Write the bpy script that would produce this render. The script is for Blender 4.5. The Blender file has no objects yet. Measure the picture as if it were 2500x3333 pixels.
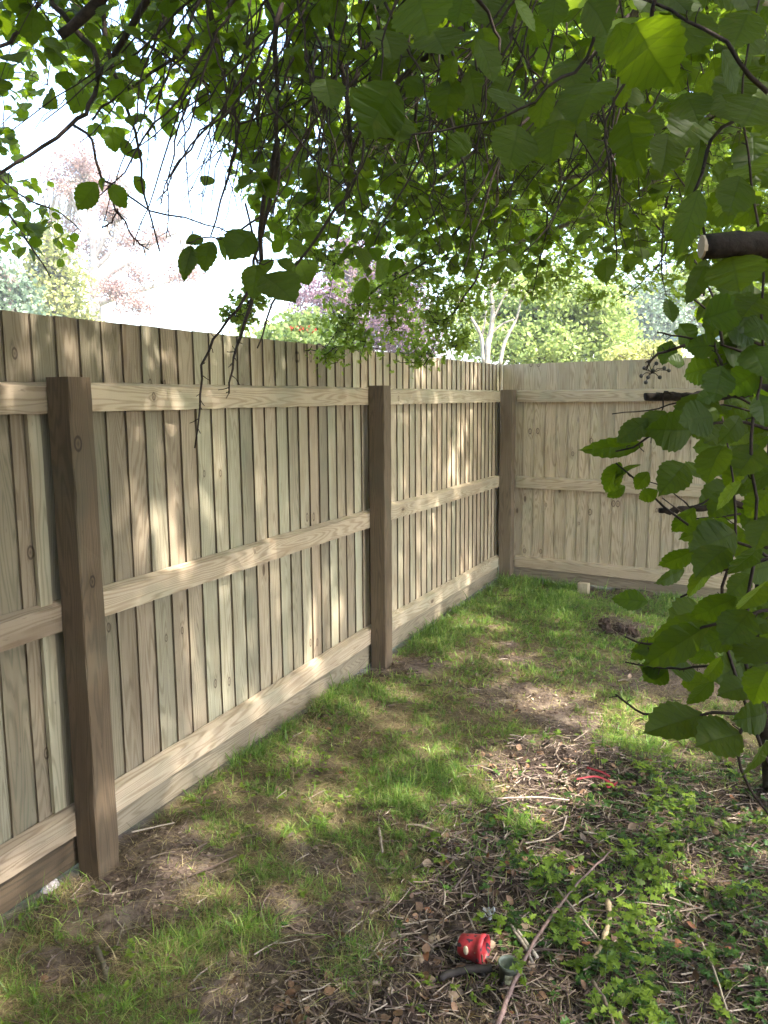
import bpy, math, random
import numpy as np
from mathutils import Vector, Matrix

random.seed(7); rng = np.random.default_rng(7)
SC = bpy.context.scene; COL = SC.collection
rad = math.radians

# ------------------------------------------------------------------ camera
YAW, PIT, ROL, FPX = 25.2019, 8.0663, 0.4608, 2611.01
CAM = np.array([2.0859, 0.0, 1.5387])
_a, _t, _r = rad(YAW), rad(PIT), rad(ROL)
_f = np.array([-math.sin(_a), math.cos(_a), 0.]); _rt = np.array([math.cos(_a), math.sin(_a), 0.]); _up = np.array([0, 0, 1.])
FW = _f*math.cos(_t) - _up*math.sin(_t); _u2 = _f*math.sin(_t) + _up*math.cos(_t)
RX = _rt*math.cos(_r) - _u2*math.sin(_r); RY = _rt*math.sin(_r) + _u2*math.cos(_r)
K = 2500/1659.0                        # the sketch I measured was 1659 wide
def ray(px, py): return FW + RX*(px*K-1250)/FPX + RY*(1666.5-py*K)/FPX
def at(px, py, d): return CAM + ray(px, py)*d
def onz(px, py, z=-0.08):
    r = ray(px, py); return CAM + r*(z-CAM[2])/r[2]
def project(P):
    d = np.asarray(P)-CAM; z = d@FW; zz = np.where(np.abs(z) < 1e-6, 1e-6, z)
    return (1250+FPX*(d@RX)/zz)/K, (1666.5-FPX*(d@RY)/zz)/K, z

cam_d = bpy.data.cameras.new('camera'); cam = bpy.data.objects.new('camera', cam_d); COL.objects.link(cam)
cam_d.sensor_fit = 'VERTICAL'; cam_d.sensor_height = 24.0; cam_d.lens = 24.0*FPX/3333.0
cam_d.clip_start = 0.05; cam_d.clip_end = 900
m = Matrix(((RX[0], RY[0], -FW[0], CAM[0]), (RX[1], RY[1], -FW[1], CAM[1]), (RX[2], RY[2], -FW[2], CAM[2]), (0, 0, 0, 1)))
cam.matrix_world = m
SC.camera = cam

# ------------------------------------------------------------------ light
SUN_AZ, SUN_EL = 97.0, 52.0            # compass-style azimuth measured from +Y towards +X
world = bpy.data.worlds.new('World'); SC.world = world; world.use_nodes = True
wn = world.node_tree.nodes; wl = world.node_tree.links
bg = wn.get('Background') or wn.new('ShaderNodeBackground')
sky = wn.new('ShaderNodeTexSky'); sky.sky_type = 'NISHITA'; sky.sun_disc = False
sky.sun_elevation = rad(SUN_EL); sky.sun_rotation = rad(SUN_AZ); sky.dust_density = 3.0; sky.air_density = 1.0; sky.ozone_density = 1.0
wl.new(sky.outputs[0], bg.inputs[0]); bg.inputs[1].default_value = 0.15
sd = bpy.data.lights.new('sun', 'SUN'); sd.energy = 2.5; sd.angle = rad(1.5); sd.color = (1, 0.93, 0.82)
sun = bpy.data.objects.new('sun', sd); COL.objects.link(sun)
S = Vector((math.sin(rad(SUN_AZ))*math.cos(rad(SUN_EL)), math.cos(rad(SUN_AZ))*math.cos(rad(SUN_EL)), math.sin(rad(SUN_EL))))
sun.rotation_euler = S.to_track_quat('Z', 'Y').to_euler(); sun.location = (8, 3, 9)
SC.view_settings.view_transform = 'Standard'; SC.view_settings.look = 'None'; SC.view_settings.gamma = 1
SC.view_settings.exposure = 3.15
SC.render.filter_size = 1.05; SC.cycles.max_bounces = 10; SC.cycles.diffuse_bounces = 5; SC.cycles.glossy_bounces = 2; SC.cycles.transmission_bounces = 6
SC.cycles.sample_clamp_indirect = 6.0

# ------------------------------------------------------------------ node helper
class NT:
    def __init__(s, name):
        s.mat = bpy.data.materials.new(name); s.mat.use_nodes = True; s.t = s.mat.node_tree; s.t.nodes.clear()
        s.out = s.t.nodes.new('ShaderNodeOutputMaterial')
    def n(s, ty, ins=None, **kw):
        nd = s.t.nodes.new(ty)
        for k, v in kw.items(): setattr(nd, k, v)
        for k, v in (ins or {}).items():
            sock = nd.inputs[k]
            if isinstance(v, bpy.types.NodeSocket): s.t.links.new(v, sock)
            else: sock.default_value = v
        return nd
    def m(s, op, a, b=0.0, c=0.0, clamp=False): return s.n('ShaderNodeMath', {0: a, 1: b, 2: c}, operation=op, use_clamp=clamp).outputs[0]
    def comb(s, x, y, z): return s.n('ShaderNodeCombineXYZ', {0: x, 1: y, 2: z}).outputs[0]
    def sep(s, v): return s.n('ShaderNodeSeparateXYZ', {0: v}).outputs
    def noise(s, vec, scale=1, det=2, rough=.5): return s.n('ShaderNodeTexNoise', {'Vector': vec, 'Scale': scale, 'Detail': det, 'Roughness': rough}).outputs[0]
    def mix(s, f, a, b):
        nd = s.n('ShaderNodeMix', data_type='RGBA'); 
        for i, v in ((0, f), (6, a), (7, b)):
            if isinstance(v, bpy.types.NodeSocket): s.t.links.new(v, nd.inputs[i])
            else: nd.inputs[i].default_value = v if i == 0 else (*v, 1)
        return nd.outputs[2]
    def rng(s, v, a, b, c=0., d=1.): return s.n('ShaderNodeMapRange', {0: v, 1: a, 2: b, 3: c, 4: d}).outputs[0]
    def attr(s, name): return s.n('ShaderNodeAttribute', attribute_name=name)
    def uv(s): return s.n('ShaderNodeUVMap', uv_map='uv').outputs[0]
    def pos(s): return s.n('ShaderNodeNewGeometry').outputs['Position']
    def scl(s, v, k): return s.n('ShaderNodeVectorMath', {0: v, 'Scale': k}, operation='SCALE').outputs[0]
    def bump(s, h, st=.3, d=.002): return s.n('ShaderNodeBump', {'Height': h, 'Strength': st, 'Distance': d}).outputs[0]
    def bsdf(s, col, rough=.8, spec=.3, normal=None, **kw):
        ins = {'Base Color': col if isinstance(col, bpy.types.NodeSocket) else (*col, 1), 'Roughness': rough, 'Specular IOR Level': spec}
        if normal is not None: ins['Normal'] = normal
        ins.update(kw); return s.n('ShaderNodeBsdfPrincipled', ins).outputs[0]
    def done(s, sh): s.t.links.new(sh, s.out.inputs[0]); return s.mat

# knots seen in the boards: x, y, z, radius
KNOTS = [(0.226, 6.996, 1.239, 0.020), (0.297, 6.987, 1.243, 0.020), (0.773, 6.933, 1.167, 0.020), (0.616, 6.951, 1.052, 0.016), (0.780, 6.933, 0.555, 0.022), (0.977, 6.910, 0.642, 0.022), (1.015, 6.906, 0.642, 0.022), (0.387, 6.977, 0.594, 0.012), (0.194, 6.999, 0.161, 0.017), (0.347, 6.982, 0.170, 0.017), (0.224, 6.996, 1.825, 0.020), (0.294, 6.988, 1.823, 0.020), (1.332, 6.870, 0.608, 0.014), (0.689, 6.943, 0.449, 0.010), (-0.045, 3.519, 1.747, 0.022), (-0.045, 3.650, 1.753, 0.022), (-0.045, 3.586, 0.925, 0.018), (-0.045, 3.646, 0.920, 0.018), (-0.045, 3.594, 0.245, 0.017), (-0.045, 3.656, 0.230, 0.017), (-0.045, 2.739, 1.229, 0.012), (-0.045, 2.854, 1.221, 0.012), (-0.045, 2.434, 1.603, 0.013), (-0.045, 2.509, 1.604, 0.013), (-0.045, 2.457, 0.589, 0.012), (-0.045, 2.556, 0.594, 0.012), (-0.045, 2.150, 0.715, 0.014), (-0.045, 1.828, 1.052, 0.018), (-0.045, 2.762, 0.296, 0.016), (-0.045, 2.863, 0.272, 0.016), (-0.045, 1.836, 0.362, 0.016), (-0.045, 1.820, 1.687, 0.015), (0.100, 1.920, 1.402, 0.020), (0.100, 1.944, 0.944, 0.016), (0.000, 4.664, 1.537, 0.013), (0.000, 2.399, 1.553, 0.012), (0.000, 2.614, 0.919, 0.008), (0.000, 3.033, 0.845, 0.008)]
def mat_wood():
    n = NT('sawn_timber'); u, v, _ = n.sep(n.uv()); at_ = n.attr('tone'); r, g, b = n.n('ShaderNodeSeparateColor', {0: at_.outputs['Color']}).outputs[:3]
    seed = n.m('MULTIPLY', b, 53.0)
    kv = n.comb(n.m('MULTIPLY', u, 7.0), n.m('MULTIPLY', v, 3.1), seed)
    vor = n.n('ShaderNodeTexVoronoi', {'Vector': kv, 'Scale': 1.0, 'Randomness': 1.0}, voronoi_dimensions='3D', feature='F1')
    sel = n.rng(n.n('ShaderNodeSeparateColor', {0: vor.outputs['Color']}).outputs[0], .62, .63)
    d = vor.outputs['Distance']
    wide = n.m('MULTIPLY', sel, n.rng(d, .0, .42, 1, 0)); wide = n.m('POWER', wide, 2.0)
    core = n.m('MULTIPLY', sel, n.rng(d, .07, .105, 1, 0))
    ps = n.n('ShaderNodeVectorMath', {0: n.pos(), 1: (1, 1, .62)}, operation='MULTIPLY').outputs[0]; kd = None
    for kx, ky, kz, kr in KNOTS:
        dn = n.n('ShaderNodeVectorMath', {0: ps, 1: (kx, ky, kz*.62)}, operation='DISTANCE').outputs['Value']; dn = n.m('DIVIDE', dn, kr*.8); kd = dn if kd is None else n.m('MINIMUM', kd, dn)
    wide = n.m('MAXIMUM', wide, n.m('MULTIPLY', .6, n.m('POWER', n.rng(kd, 0, 4.5, 1, 0), 2.5))); ring = n.m('MULTIPLY', n.rng(kd, .55, .8, 0, 1), n.rng(kd, .95, 1.15, 1, 0)); core = n.m('MAXIMUM', core, n.m('MAXIMUM', ring, n.rng(kd, .1, .5, .7, 0)))
    low = n.noise(n.comb(n.m('MULTIPLY', u, 11.0), n.m('MULTIPLY', v, .75), seed), 1, 2, .4)
    field = n.m('ADD', n.m('MULTIPLY', u, 4.0), n.m('ADD', n.m('MULTIPLY', low, 2.3), n.m('MULTIPLY', wide, .24)))
    grain = n.m('SINE', n.m('MULTIPLY', field, 62.0))
    grain = n.rng(grain, -.2, 1., 0, 1)
    fib = n.noise(n.comb(n.m('MULTIPLY', u, 260.0), n.m('MULTIPLY', v, 7.0), seed), 1, 3, .6)
    blot = n.noise(n.comb(n.m('MULTIPLY', u, 5.0), n.m('MULTIPLY', v, 2.4), seed), 1, 3, .55)
    blot2 = n.noise(n.comb(n.m('MULTIPLY', u, 9.0), n.m('MULTIPLY', v, 1.3), n.m('ADD', seed, 9.)), 1, 3, .6)
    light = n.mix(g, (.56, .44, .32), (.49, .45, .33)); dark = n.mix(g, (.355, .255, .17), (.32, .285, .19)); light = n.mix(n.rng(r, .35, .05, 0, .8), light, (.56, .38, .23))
    c = n.mix(n.m('MULTIPLY', grain, n.rng(fib, .3, .7, .45, 1.0)), light, dark)
    c = n.mix(n.rng(blot, .55, .75, 0, .38), c, (.25, .30, .225))            # treatment green
    c = n.mix(n.rng(blot2, .55, .78, 0, .6), c, (.27, .17, .10))            # heartwood stain
    c = n.mix(n.m('MULTIPLY', wide, .55), c, (.24, .15, .085))
    c = n.mix(n.m('MULTIPLY', core, .72), c, (.075, .045, .03))
    spk = n.noise(n.comb(n.m('MULTIPLY', u, 120.0), n.m('MULTIPLY', v, 22.0), seed), 1, 2, .5)
    c = n.mix(n.rng(spk, .68, .78, 0, .45), c, (.12, .08, .055))
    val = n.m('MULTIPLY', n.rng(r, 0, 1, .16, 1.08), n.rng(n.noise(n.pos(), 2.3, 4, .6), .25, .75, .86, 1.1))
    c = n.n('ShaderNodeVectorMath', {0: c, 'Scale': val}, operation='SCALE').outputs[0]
    saw = n.noise(n.comb(n.m('MULTIPLY', u, 6.0), n.m('MULTIPLY', v, 330.0), seed), 1, 2, .6)
    h = n.m('ADD', n.m('MULTIPLY', grain, .5), n.m('ADD', n.m('MULTIPLY', fib, 1.0), n.m('MULTIPLY', saw, .5)))
    return n.done(n.bsdf(c, .82, .25, n.bump(h, .45, .0015)))

def mat_leaf(name, dark, light, trans, rough=.5, vein=True, tw=.5, spec=.25):
    n = NT(name); cc = n.attr('tone').outputs['Color']; r, g, b = n.n('ShaderNodeSeparateColor', {0: cc}).outputs[:3]
    c = n.mix(r, dark, light); t = n.mix(r, tuple(x*.72 for x in trans), trans)
    c = n.mix(n.m('MULTIPLY', g, .6), c, (light[0]*1.7, light[1]*1.15, light[2])); 
    nm = None
    if vein:
        u, v, _ = n.sep(n.uv()); au = n.m('ABSOLUTE', u)
        wv = n.noise(n.comb(n.m('MULTIPLY', u, 5.), n.m('MULTIPLY', v, 5.), n.m('MULTIPLY', b, 40.)), 1, 2); ph = n.m('SINE', n.m('MULTIPLY', n.m('ADD', n.m('SUBTRACT', v, n.m('MULTIPLY', au, .75)), n.m('MULTIPLY', wv, .12)), 44.0)); c = n.mix(n.rng(wv, .62, .72, 0, .35), c, (.10, .085, .02))
        lat = n.rng(ph, .80, 1., 0, 1); mid = n.rng(au, .015, .03, 1, 0); ve = n.m('MAXIMUM', lat, mid)
        c = n.mix(n.m('MULTIPLY', ve, .2), c, tuple(x*1.3 for x in light)); t = n.mix(n.m('MULTIPLY', ve, .4), t, tuple(x*.45 for x in trans))
        nz = n.noise(n.pos(), 120, 2); hgt = n.m('ADD', n.m('MULTIPLY', ph, .5), n.m('MULTIPLY', mid, -1.0)); nm = n.bump(n.m('ADD', hgt, n.m('MULTIPLY', nz, .7)), .22, .0015)
    p = n.bsdf(c, rough, spec, nm); tr = n.n('ShaderNodeBsdfTranslucent', {'Color': t}).outputs[0]
    return n.done(n.n('ShaderNodeMixShader', {0: tw, 1: p, 2: tr}).outputs[0])

def mat_bark(name, a, b, sc=40, spec=.2):
    n = NT(name); p = n.pos(); z = n.noise(p, sc, 4, .65); z2 = n.noise(p, sc*.25, 3)
    c = n.mix(n.rng(z, .35, .65), a, b); c = n.mix(n.rng(z2, .5, .7, 0, .5), c, tuple(x*.6 for x in a))
    return n.done(n.bsdf(c, .85, spec, n.bump(z, .8, .004)))

def mat_plain(name, col, rough=.6, spec=.4, var=.15, sc=30, **kw):
    n = NT(name); z = n.noise(n.pos(), sc, 4, .6)
    c = n.mix(n.rng(z, .3, .7), tuple(x*(1-var) for x in col), tuple(min(1, x*(1+var)) for x in col))
    return n.done(n.bsdf(c, rough, spec, n.bump(z, .2, .002), **kw))

def mat_tone(name, rough=.8, spec=.2, tw=0.0, sc=60, var=.25):   # colour straight from each piece's own colour attribute
    n = NT(name); c = n.attr('tone').outputs['Color']; z = n.noise(n.pos(), sc, 3, .6)
    c = n.scl(c, n.rng(z, .3, .7, 1-var, 1+var)); p = n.bsdf(c, rough, spec)
    if tw: p = n.n('ShaderNodeMixShader', {0: tw, 1: p, 2: n.n('ShaderNodeBsdfTranslucent', {'Color': n.scl(c, 1.5)}).outputs[0]}).outputs[0]
    return n.done(p)

# ------------------------------------------------------------------ mesh helpers
def fast_mesh(name, V, F, uv=None, tone=None, mats=(), smooth=False, midx=None):
    """V (n,3); F (m,k) int with k 3 or 4 (or list of such arrays); uv per vertex (n,2); tone per vertex (n,3)"""
    Fs = F if isinstance(F, (list, tuple)) else [F]; Fs = [np.asarray(f) for f in Fs if len(f)]
    me = bpy.data.meshes.new(name); me.vertices.add(len(V)); me.vertices.foreach_set('co', np.asarray(V, dtype=np.float32).ravel())
    lv = np.concatenate([f.ravel() for f in Fs]).astype(np.int32); tot = np.concatenate([np.full(len(f), f.shape[1]) for f in Fs]).astype(np.int32)
    st = np.concatenate([[0], np.cumsum(tot)[:-1]]).astype(np.int32)
    me.loops.add(len(lv)); me.loops.foreach_set('vertex_index', lv); me.polygons.add(len(tot)); me.polygons.foreach_set('loop_start', st); me.polygons.foreach_set('loop_total', tot)
    if midx is not None: me.polygons.foreach_set('material_index', np.asarray(midx, dtype=np.int32))
    me.polygons.foreach_set('use_smooth', np.full(len(tot), smooth))
    if uv is not None:
        l = me.uv_layers.new(name='uv'); l.data.foreach_set('uv', np.asarray(uv, dtype=np.float32)[lv].ravel())
    if tone is not None:
        a = me.color_attributes.new('tone', 'FLOAT_COLOR', 'POINT'); t4 = np.ones((len(V), 4), dtype=np.float32); t4[:, :3] = tone; a.data.foreach_set('color', t4.ravel())
    for m_ in mats: me.materials.append(m_)
    me.update(calc_edges=True); me.validate(); return me

class Acc:
    def __init__(s): s.V = []; s.F = {3: [], 4: []}; s.M = {3: [], 4: []}; s.U = []; s.T = []; s.n = 0
    def add(s, V, F, uv=None, tone=None, mi=0):
        V = np.asarray(V, dtype=float); s.V.append(V); k = len(V)
        for f in (F if isinstance(F, (list, tuple)) and len(F) and isinstance(F[0], np.ndarray) else [np.asarray(F)]):
            if len(f): s.F[f.shape[1]].append(f+s.n); s.M[f.shape[1]].append(np.full(len(f), mi))
        s.U.append(np.zeros((k, 2)) if uv is None else np.asarray(uv, dtype=float)); t = np.zeros((k, 3)); t[:] = .5 if tone is None else tone; s.T.append(t); s.n += k
    def build(s, name, mats, parent=None, smooth=False):
        if not isinstance(mats, (list, tuple)): mats = [mats]
        Fs = [np.concatenate(s.F[k]) for k in (3, 4) if s.F[k]]; mi = np.concatenate([np.concatenate(s.M[k]) for k in (3, 4) if s.M[k]])
        me = fast_mesh(name, np.concatenate(s.V), Fs, np.concatenate(s.U), np.concatenate(s.T), mats, smooth, mi)
        return link(name, me, parent)

def link(name, me, parent=None):
    o = bpy.data.objects.new(name, me); COL.objects.link(o)
    if parent is not None: o.parent = parent; o.matrix_parent_inverse = parent.matrix_basis.inverted()
    return o
def thing(name, label, cat, loc=(0, 0, 0), group=None):
    o = bpy.data.objects.new(name, None); COL.objects.link(o); o.location = [float(x) for x in loc]; o.empty_display_size = .1
    o['label'] = label; o['category'] = cat
    if group: o['group'] = group
    return o
def tag(o, label=None, cat=None, group=None, kind=None):
    if label: o['label'] = label
    if cat: o['category'] = cat
    if group: o['group'] = group
    if kind: o['kind'] = kind
    return o

def frame_of(T):
    T = T/(np.linalg.norm(T)+1e-9); a = np.array([0, 0, 1.]) if abs(T[2]) < .9 else np.array([1., 0, 0])
    x = np.cross(T, a); x /= np.linalg.norm(x); return x, np.cross(x, T)
def tube(acc, pts, r, sides=5, tone=None, cap=True, mi=0, rough=0.0):
    pts = np.asarray(pts, dtype=float); n = len(pts); r = np.broadcast_to(np.asarray(r, dtype=float), (n,)) if np.ndim(r) else np.full(n, r)
    T = np.gradient(pts, axis=0); T /= np.linalg.norm(T, axis=1)[:, None]+1e-9
    x, y = frame_of(T[0]); V = []; ang = np.arange(sides)*2*math.pi/sides
    for i in range(n):
        x = x-T[i]*(x@T[i]); x /= np.linalg.norm(x)+1e-9; y = np.cross(T[i], x)
        rr = r[i]*(1+rough*rng.standard_normal(sides)) if rough else r[i]
        V.append(pts[i]+(np.cos(ang)*rr)[:, None]*x+(np.sin(ang)*rr)[:, None]*y)
    V = np.concatenate(V); i = np.arange(n-1)[:, None]*sides; j = np.arange(sides)[None]; j2 = (j+1) % sides
    F = np.stack([i+j, i+j2, i+sides+j2, i+sides+j], -1).reshape(-1, 4); Fs = [F]
    L = np.concatenate([[0], np.cumsum(np.linalg.norm(np.diff(pts, axis=0), axis=1))])
    uv = np.stack([np.tile(ang*.02, n), np.repeat(L, sides)], -1)
    if cap:
        V = np.vstack([V, pts[0], pts[-1]]); c0 = n*sides; k = np.arange(sides)
        Fs.append(np.stack([np.full(sides, c0), (k+1) % sides, k], -1)); Fs.append(np.stack([np.full(sides, c0+1), (n-1)*sides+k, (n-1)*sides+(k+1) % sides], -1)); uv = np.vstack([uv, [0, 0], [0, L[-1]]])
    acc.add(V, Fs, uv, tone, mi)
def smooth_path(P, k=4):
    P = np.asarray(P, dtype=float); n = len(P); Q = np.vstack([2*P[0]-P[1], P, 2*P[-1]-P[-2]]); out = []
    for i in range(n-1):
        p0, p1, p2, p3 = Q[i:i+4]
        for t in np.arange(k)/k: out.append(.5*((2*p1)+(-p0+p2)*t+(2*p0-5*p1+4*p2-p3)*t*t+(-p0+3*p1-3*p2+p3)*t**3))
    out.append(P[-1]); return np.array(out)

def wob(seed, nf=14, lo=.5, hi=4.0):                # smooth random field on x,y
    g = np.random.default_rng(seed); k = g.uniform(lo, hi, nf); th = g.uniform(0, 2*math.pi, nf); ph = g.uniform(0, 2*math.pi, nf); am = 1/np.sqrt(k); am /= np.sqrt((am**2).sum()/2)
    def f(x, y): return sum(a*np.sin(kk*(x*math.cos(t)+y*math.sin(t))*2*math.pi/1.0+p) for a, kk, t, p in zip(am, k, th, ph))
    return f

# ------------------------------------------------------------------ ground
GZ = -0.085
MUD = [(420, 2000, .14, .07), (150, 2080, .12, .05), (450, 2150, .2, .06), (300, 1895, .22, .2), (240, 1960, .2, .1), (640, 1985, .22, .10), (560, 2080, .24, .12), (690, 2150, .3, .1), (760, 1950, .1, .08), (868, 1443, .16, .14), (1130, 1500, .34, .14),
       (1225, 1572, .22, .12), (1330, 1285, .25, .16), (1215, 1640, .3, .12), (1110, 1420, .15, .08), (1090, 1395, .06, .05), (700, 1850, .13, .06), (1480, 1470, .3, .2), (1330, 1360, .2, .12), (930, 2000, .1, .1)]
MUDW = [(onz(a, b)[:2], c, d) for a, b, c, d in MUD]; nA = wob(3, 18, .8, 9); nB = wob(4, 14, .25, 2.2); nC = wob(5, 16, 2, 14)
def mud_f(x, y):
    m_ = np.full(np.shape(x), -9.)
    for (c, a, b) in MUDW: m_ = np.maximum(m_, 1-np.sqrt(((x-c[0])/(a*1.35))**2+((y-c[1])/(b*1.9))**2))
    return np.clip(m_*1.6+.30*nA(x, y)+.35, 0, 1)
LIT = [(520, 2300), (640, 2130), (800, 2020), (900, 1880), (985, 1730), (1085, 1650), (1190, 1575), (1300, 1612), (1500, 1640), (2400, 1660), (2600, 2600), (500, 2600)]
LITW = np.array([onz(a, b)[:2] for a, b in LIT])
def inside(x, y, P):
    r = np.zeros(np.shape(x), bool); n = len(P)
    for i in range(n):
        x1, y1 = P[i]; x2, y2 = P[(i+1) % n]; c = ((y1 > y) != (y2 > y)) & (x < (x2-x1)*(y-y1)/(y2-y1+1e-12)+x1); r ^= c
    return r
def lit_f(x, y):
    w = .09*nA(x, y); s = np.zeros(np.shape(x))
    for dx, dy in ((0, 0), (.12, 0), (-.12, 0), (0, .2), (0, -.2)): s = s+inside(x+w+dx, y+w+dy, LITW)
    return s/5
def gh(x, y):
    near = np.exp(-((x-1.5)/9)**2-((y-3.5)/9)**2)
    h = GZ+near*(.010*nB(x, y)+.006*nA(x, y)+.0025*nC(x, y))
    h = h-.022*np.exp(-((x-.08)**2/.03+(y-1.82)**2/.06))+.02*np.exp(-((x-.34)**2+(y-2.0)**2)/.02)+.03*np.exp(-((x-.28)**2+(y-4.28)**2)/.02)
    h = np.where(x < .06, np.minimum(h, GZ-.008+.4*(h-GZ)), h)
    return h
def grid(x0, x1, y0, y1, st):
    xs = np.arange(x0, x1+1e-6, st); ys = np.arange(y0, y1+1e-6, st); X, Y = np.meshgrid(xs, ys); nx, ny = len(xs), len(ys)
    i = (np.arange(ny-1)[:, None]*nx+np.arange(nx-1)[None]).ravel(); return X.ravel(), Y.ravel(), np.stack([i, i+1, i+nx+1, i+nx], -1)
def warp_axis(lo, hi, st, far):                       # fine in the middle, spreading to the horizon
    c = np.arange(lo, hi+1e-6, st); e = [c[-1]]; d = st
    while e[-1] < far: d *= 1.35; e.append(e[-1]+d)
    s = [c[0]]; d = st
    while s[-1] > -far: d *= 1.35; s.append(s[-1]-d)
    return np.concatenate([s[::-1][:-1], c, e[1:]])
xs = warp_axis(-.6, 4.2, .017, 180); ys = warp_axis(.9, 7.6, .022, 180); X, Y = np.meshgrid(xs, ys); nx, ny = len(xs), len(ys); X = X.ravel(); Y = Y.ravel()
i = (np.arange(ny-1)[:, None]*nx+np.arange(nx-1)[None]).ravel(); F = np.stack([i, i+1, i+nx+1, i+nx], -1)
inr = (X > -1) & (X < 5) & (Y > .5) & (Y < 8); md = np.where(inr, mud_f(X, Y), 0); lt = np.where(inr, lit_f(X, Y), 0)
dist = np.maximum(np.abs(X)-30, np.abs(Y)-30); Z = gh(X, Y)+md*.004*nC(X*2.2, Y*2.2)+lt*.004*nC(X*1.7+3, Y*1.7)
n = NT('garden_soil'); r, g, b = n.n('ShaderNodeSeparateColor', {0: n.attr('tone').outputs['Color']}).outputs[:3]; p = n.pos()
z1 = n.noise(p, 9, 5, .65); z2 = n.noise(p, 55, 5, .7); z3 = n.noise(p, 2.2, 3, .5)
soil = n.mix(n.rng(z2, .35, .65), (.045, .031, .025), (.14, .105, .085)); soil = n.mix(n.rng(z1, .5, .68), soil, (.21, .165, .13))
turf = n.mix(n.rng(z2, .35, .65), (.06, .055, .022), (.19, .165, .075)); turf = n.mix(n.rng(z1, .42, .62), turf, (.13, .095, .065))
fl = n.mix(n.rng(z2, .35, .65), (.018, .012, .010), (.06, .042, .033))
c = n.mix(r, turf, soil); c = n.mix(g, c, fl)
out_c = n.mix(n.rng(z1, .4, .6), (.30, .27, .20), (.12, .16, .05)); c = n.mix(b, c, out_c)
M_ground = n.done(n.bsdf(c, .92, .15, n.bump(n.m('ADD', z2, n.m('MULTIPLY', z1, .6)), .9, .012)))
outm = np.clip(np.where(X < -.05, 1, 0)+np.where(Y > 7.15-X*.1134, 1, 0), 0, 1)
me = fast_mesh('ground', np.stack([X, Y, Z], -1), F, None, np.stack([md, lt*(1-outm), outm], -1), [M_ground], True)
tag(link('ground', me), 'bare soil and turf of the garden running under both fences', 'ground', kind='structure')

# ------------------------------------------------------------------ fences
M_wood = mat_wood()
def member(acc, prof, origin, axis, ax_u, ax_w, L0, L1, tone, seg=14, jit=.0012, uvo=None, wave=0.0, edge=None):
    """sweep a closed profile [(u,w)..] in plane (ax_u, ax_w) along axis from L0 to L1"""
    origin, axis, ax_u, ax_w = map(np.asarray, (origin, axis, ax_u, ax_w)); k = len(prof); ts = np.linspace(L0, L1, seg+1); pr = np.array(prof, dtype=float)
    per = np.concatenate([[0], np.cumsum(np.linalg.norm(np.diff(np.vstack([pr, pr[:1]]), axis=0), axis=1))])
    if uvo is None: uvo = (rng.uniform(0, 30), rng.uniform(0, 30))
    b = rng.uniform(); J = rng.standard_normal((seg+1, k, 2))*jit; bw = wave*np.cumsum(rng.standard_normal(seg+1))*.4; V = []; U = []; Fq = []; TN = []
    for s in range(k):                     # each side its own strip so uv run cleanly
        s2 = (s+1) % k; base = len(V)
        for a, t in enumerate(ts):
            for (q, pu) in ((s, per[s]), (s2, per[s+1])):
                u_, w_ = pr[q]+J[a, q]; V.append(origin+axis*t+ax_u*(u_+bw[a])+ax_w*w_); U.append((uvo[0]+pu, uvo[1]+t))
        TN += [(edge if (edge is not None and s == 0) else tone[0], tone[1], b)]*(len(V)-base)  # first side can take a darker tone, painted step shade
        for a in range(seg): Fq.append((base+2*a, base+2*a+1, base+2*a+3, base+2*a+2))
    base = len(V); V += [origin+axis*L0+ax_u*(pr[q][0]+J[0, q][0]+bw[0])+ax_w*(pr[q][1]+J[0, q][1]) for q in range(k)]; V += [origin+axis*L1+ax_u*(pr[q][0]+J[-1, q][0]+bw[-1])+ax_w*(pr[q][1]+J[-1, q][1]) for q in range(k)]
    U += [(uvo[0]+pr[q % k][0], uvo[1]+pr[q % k][1]) for q in range(2*k)]
    Ft = [] 
    for q in range(1, k-1): Ft += [(base, base+q+1, base+q), (base+k, base+k+q, base+k+q+1)]
    TN += [(tone[0], tone[1], b)]*(len(V)-len(TN)); acc.add(np.array(V), [np.array(Fq), np.array(Ft)], U, np.array(TN))

def boards(acc, O, D, N, s0, s1, z0, z1f, pitch=.1017, first=0, tones=None, step=.0045, edge=.14):  # edge: dark tone painting the step's shade onto each thin edge
    """feather-edge boards seen from behind. O origin, D along fence, N towards the viewer; back of boards at N=-.038"""
    s = s0; k = 0
    while s < s1-.003:
        e = s+pitch+.022; w = e-s; tn = tones(k) if tones else (float(np.clip(rng.normal(.72, .13), .35, 1)), float(rng.uniform(0, 1)))
        gap = rng.uniform(-.0015, .0015); zt = z1f(s)+rng.uniform(-.0012, .0012)
        prof = [(0+gap, -.0385), (0+gap, -.0465), (w, -.061-step), (w, -.0465-step)]          # thin edge near, thick edge tucked behind the next board
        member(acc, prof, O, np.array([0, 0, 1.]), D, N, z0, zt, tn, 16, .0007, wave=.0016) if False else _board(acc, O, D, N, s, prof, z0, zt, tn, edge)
        s += pitch+rng.uniform(-.002, .002); k += 1
    return s
def _board(acc, O, D, N, s, prof, z0, zt, tn, edge):
    member(acc, [(a, b) for a, b in prof], O+D*s, (0, 0, 1.), D, N, z0, zt, tn, 16, .0006, wave=.0009, edge=edge)

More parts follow.
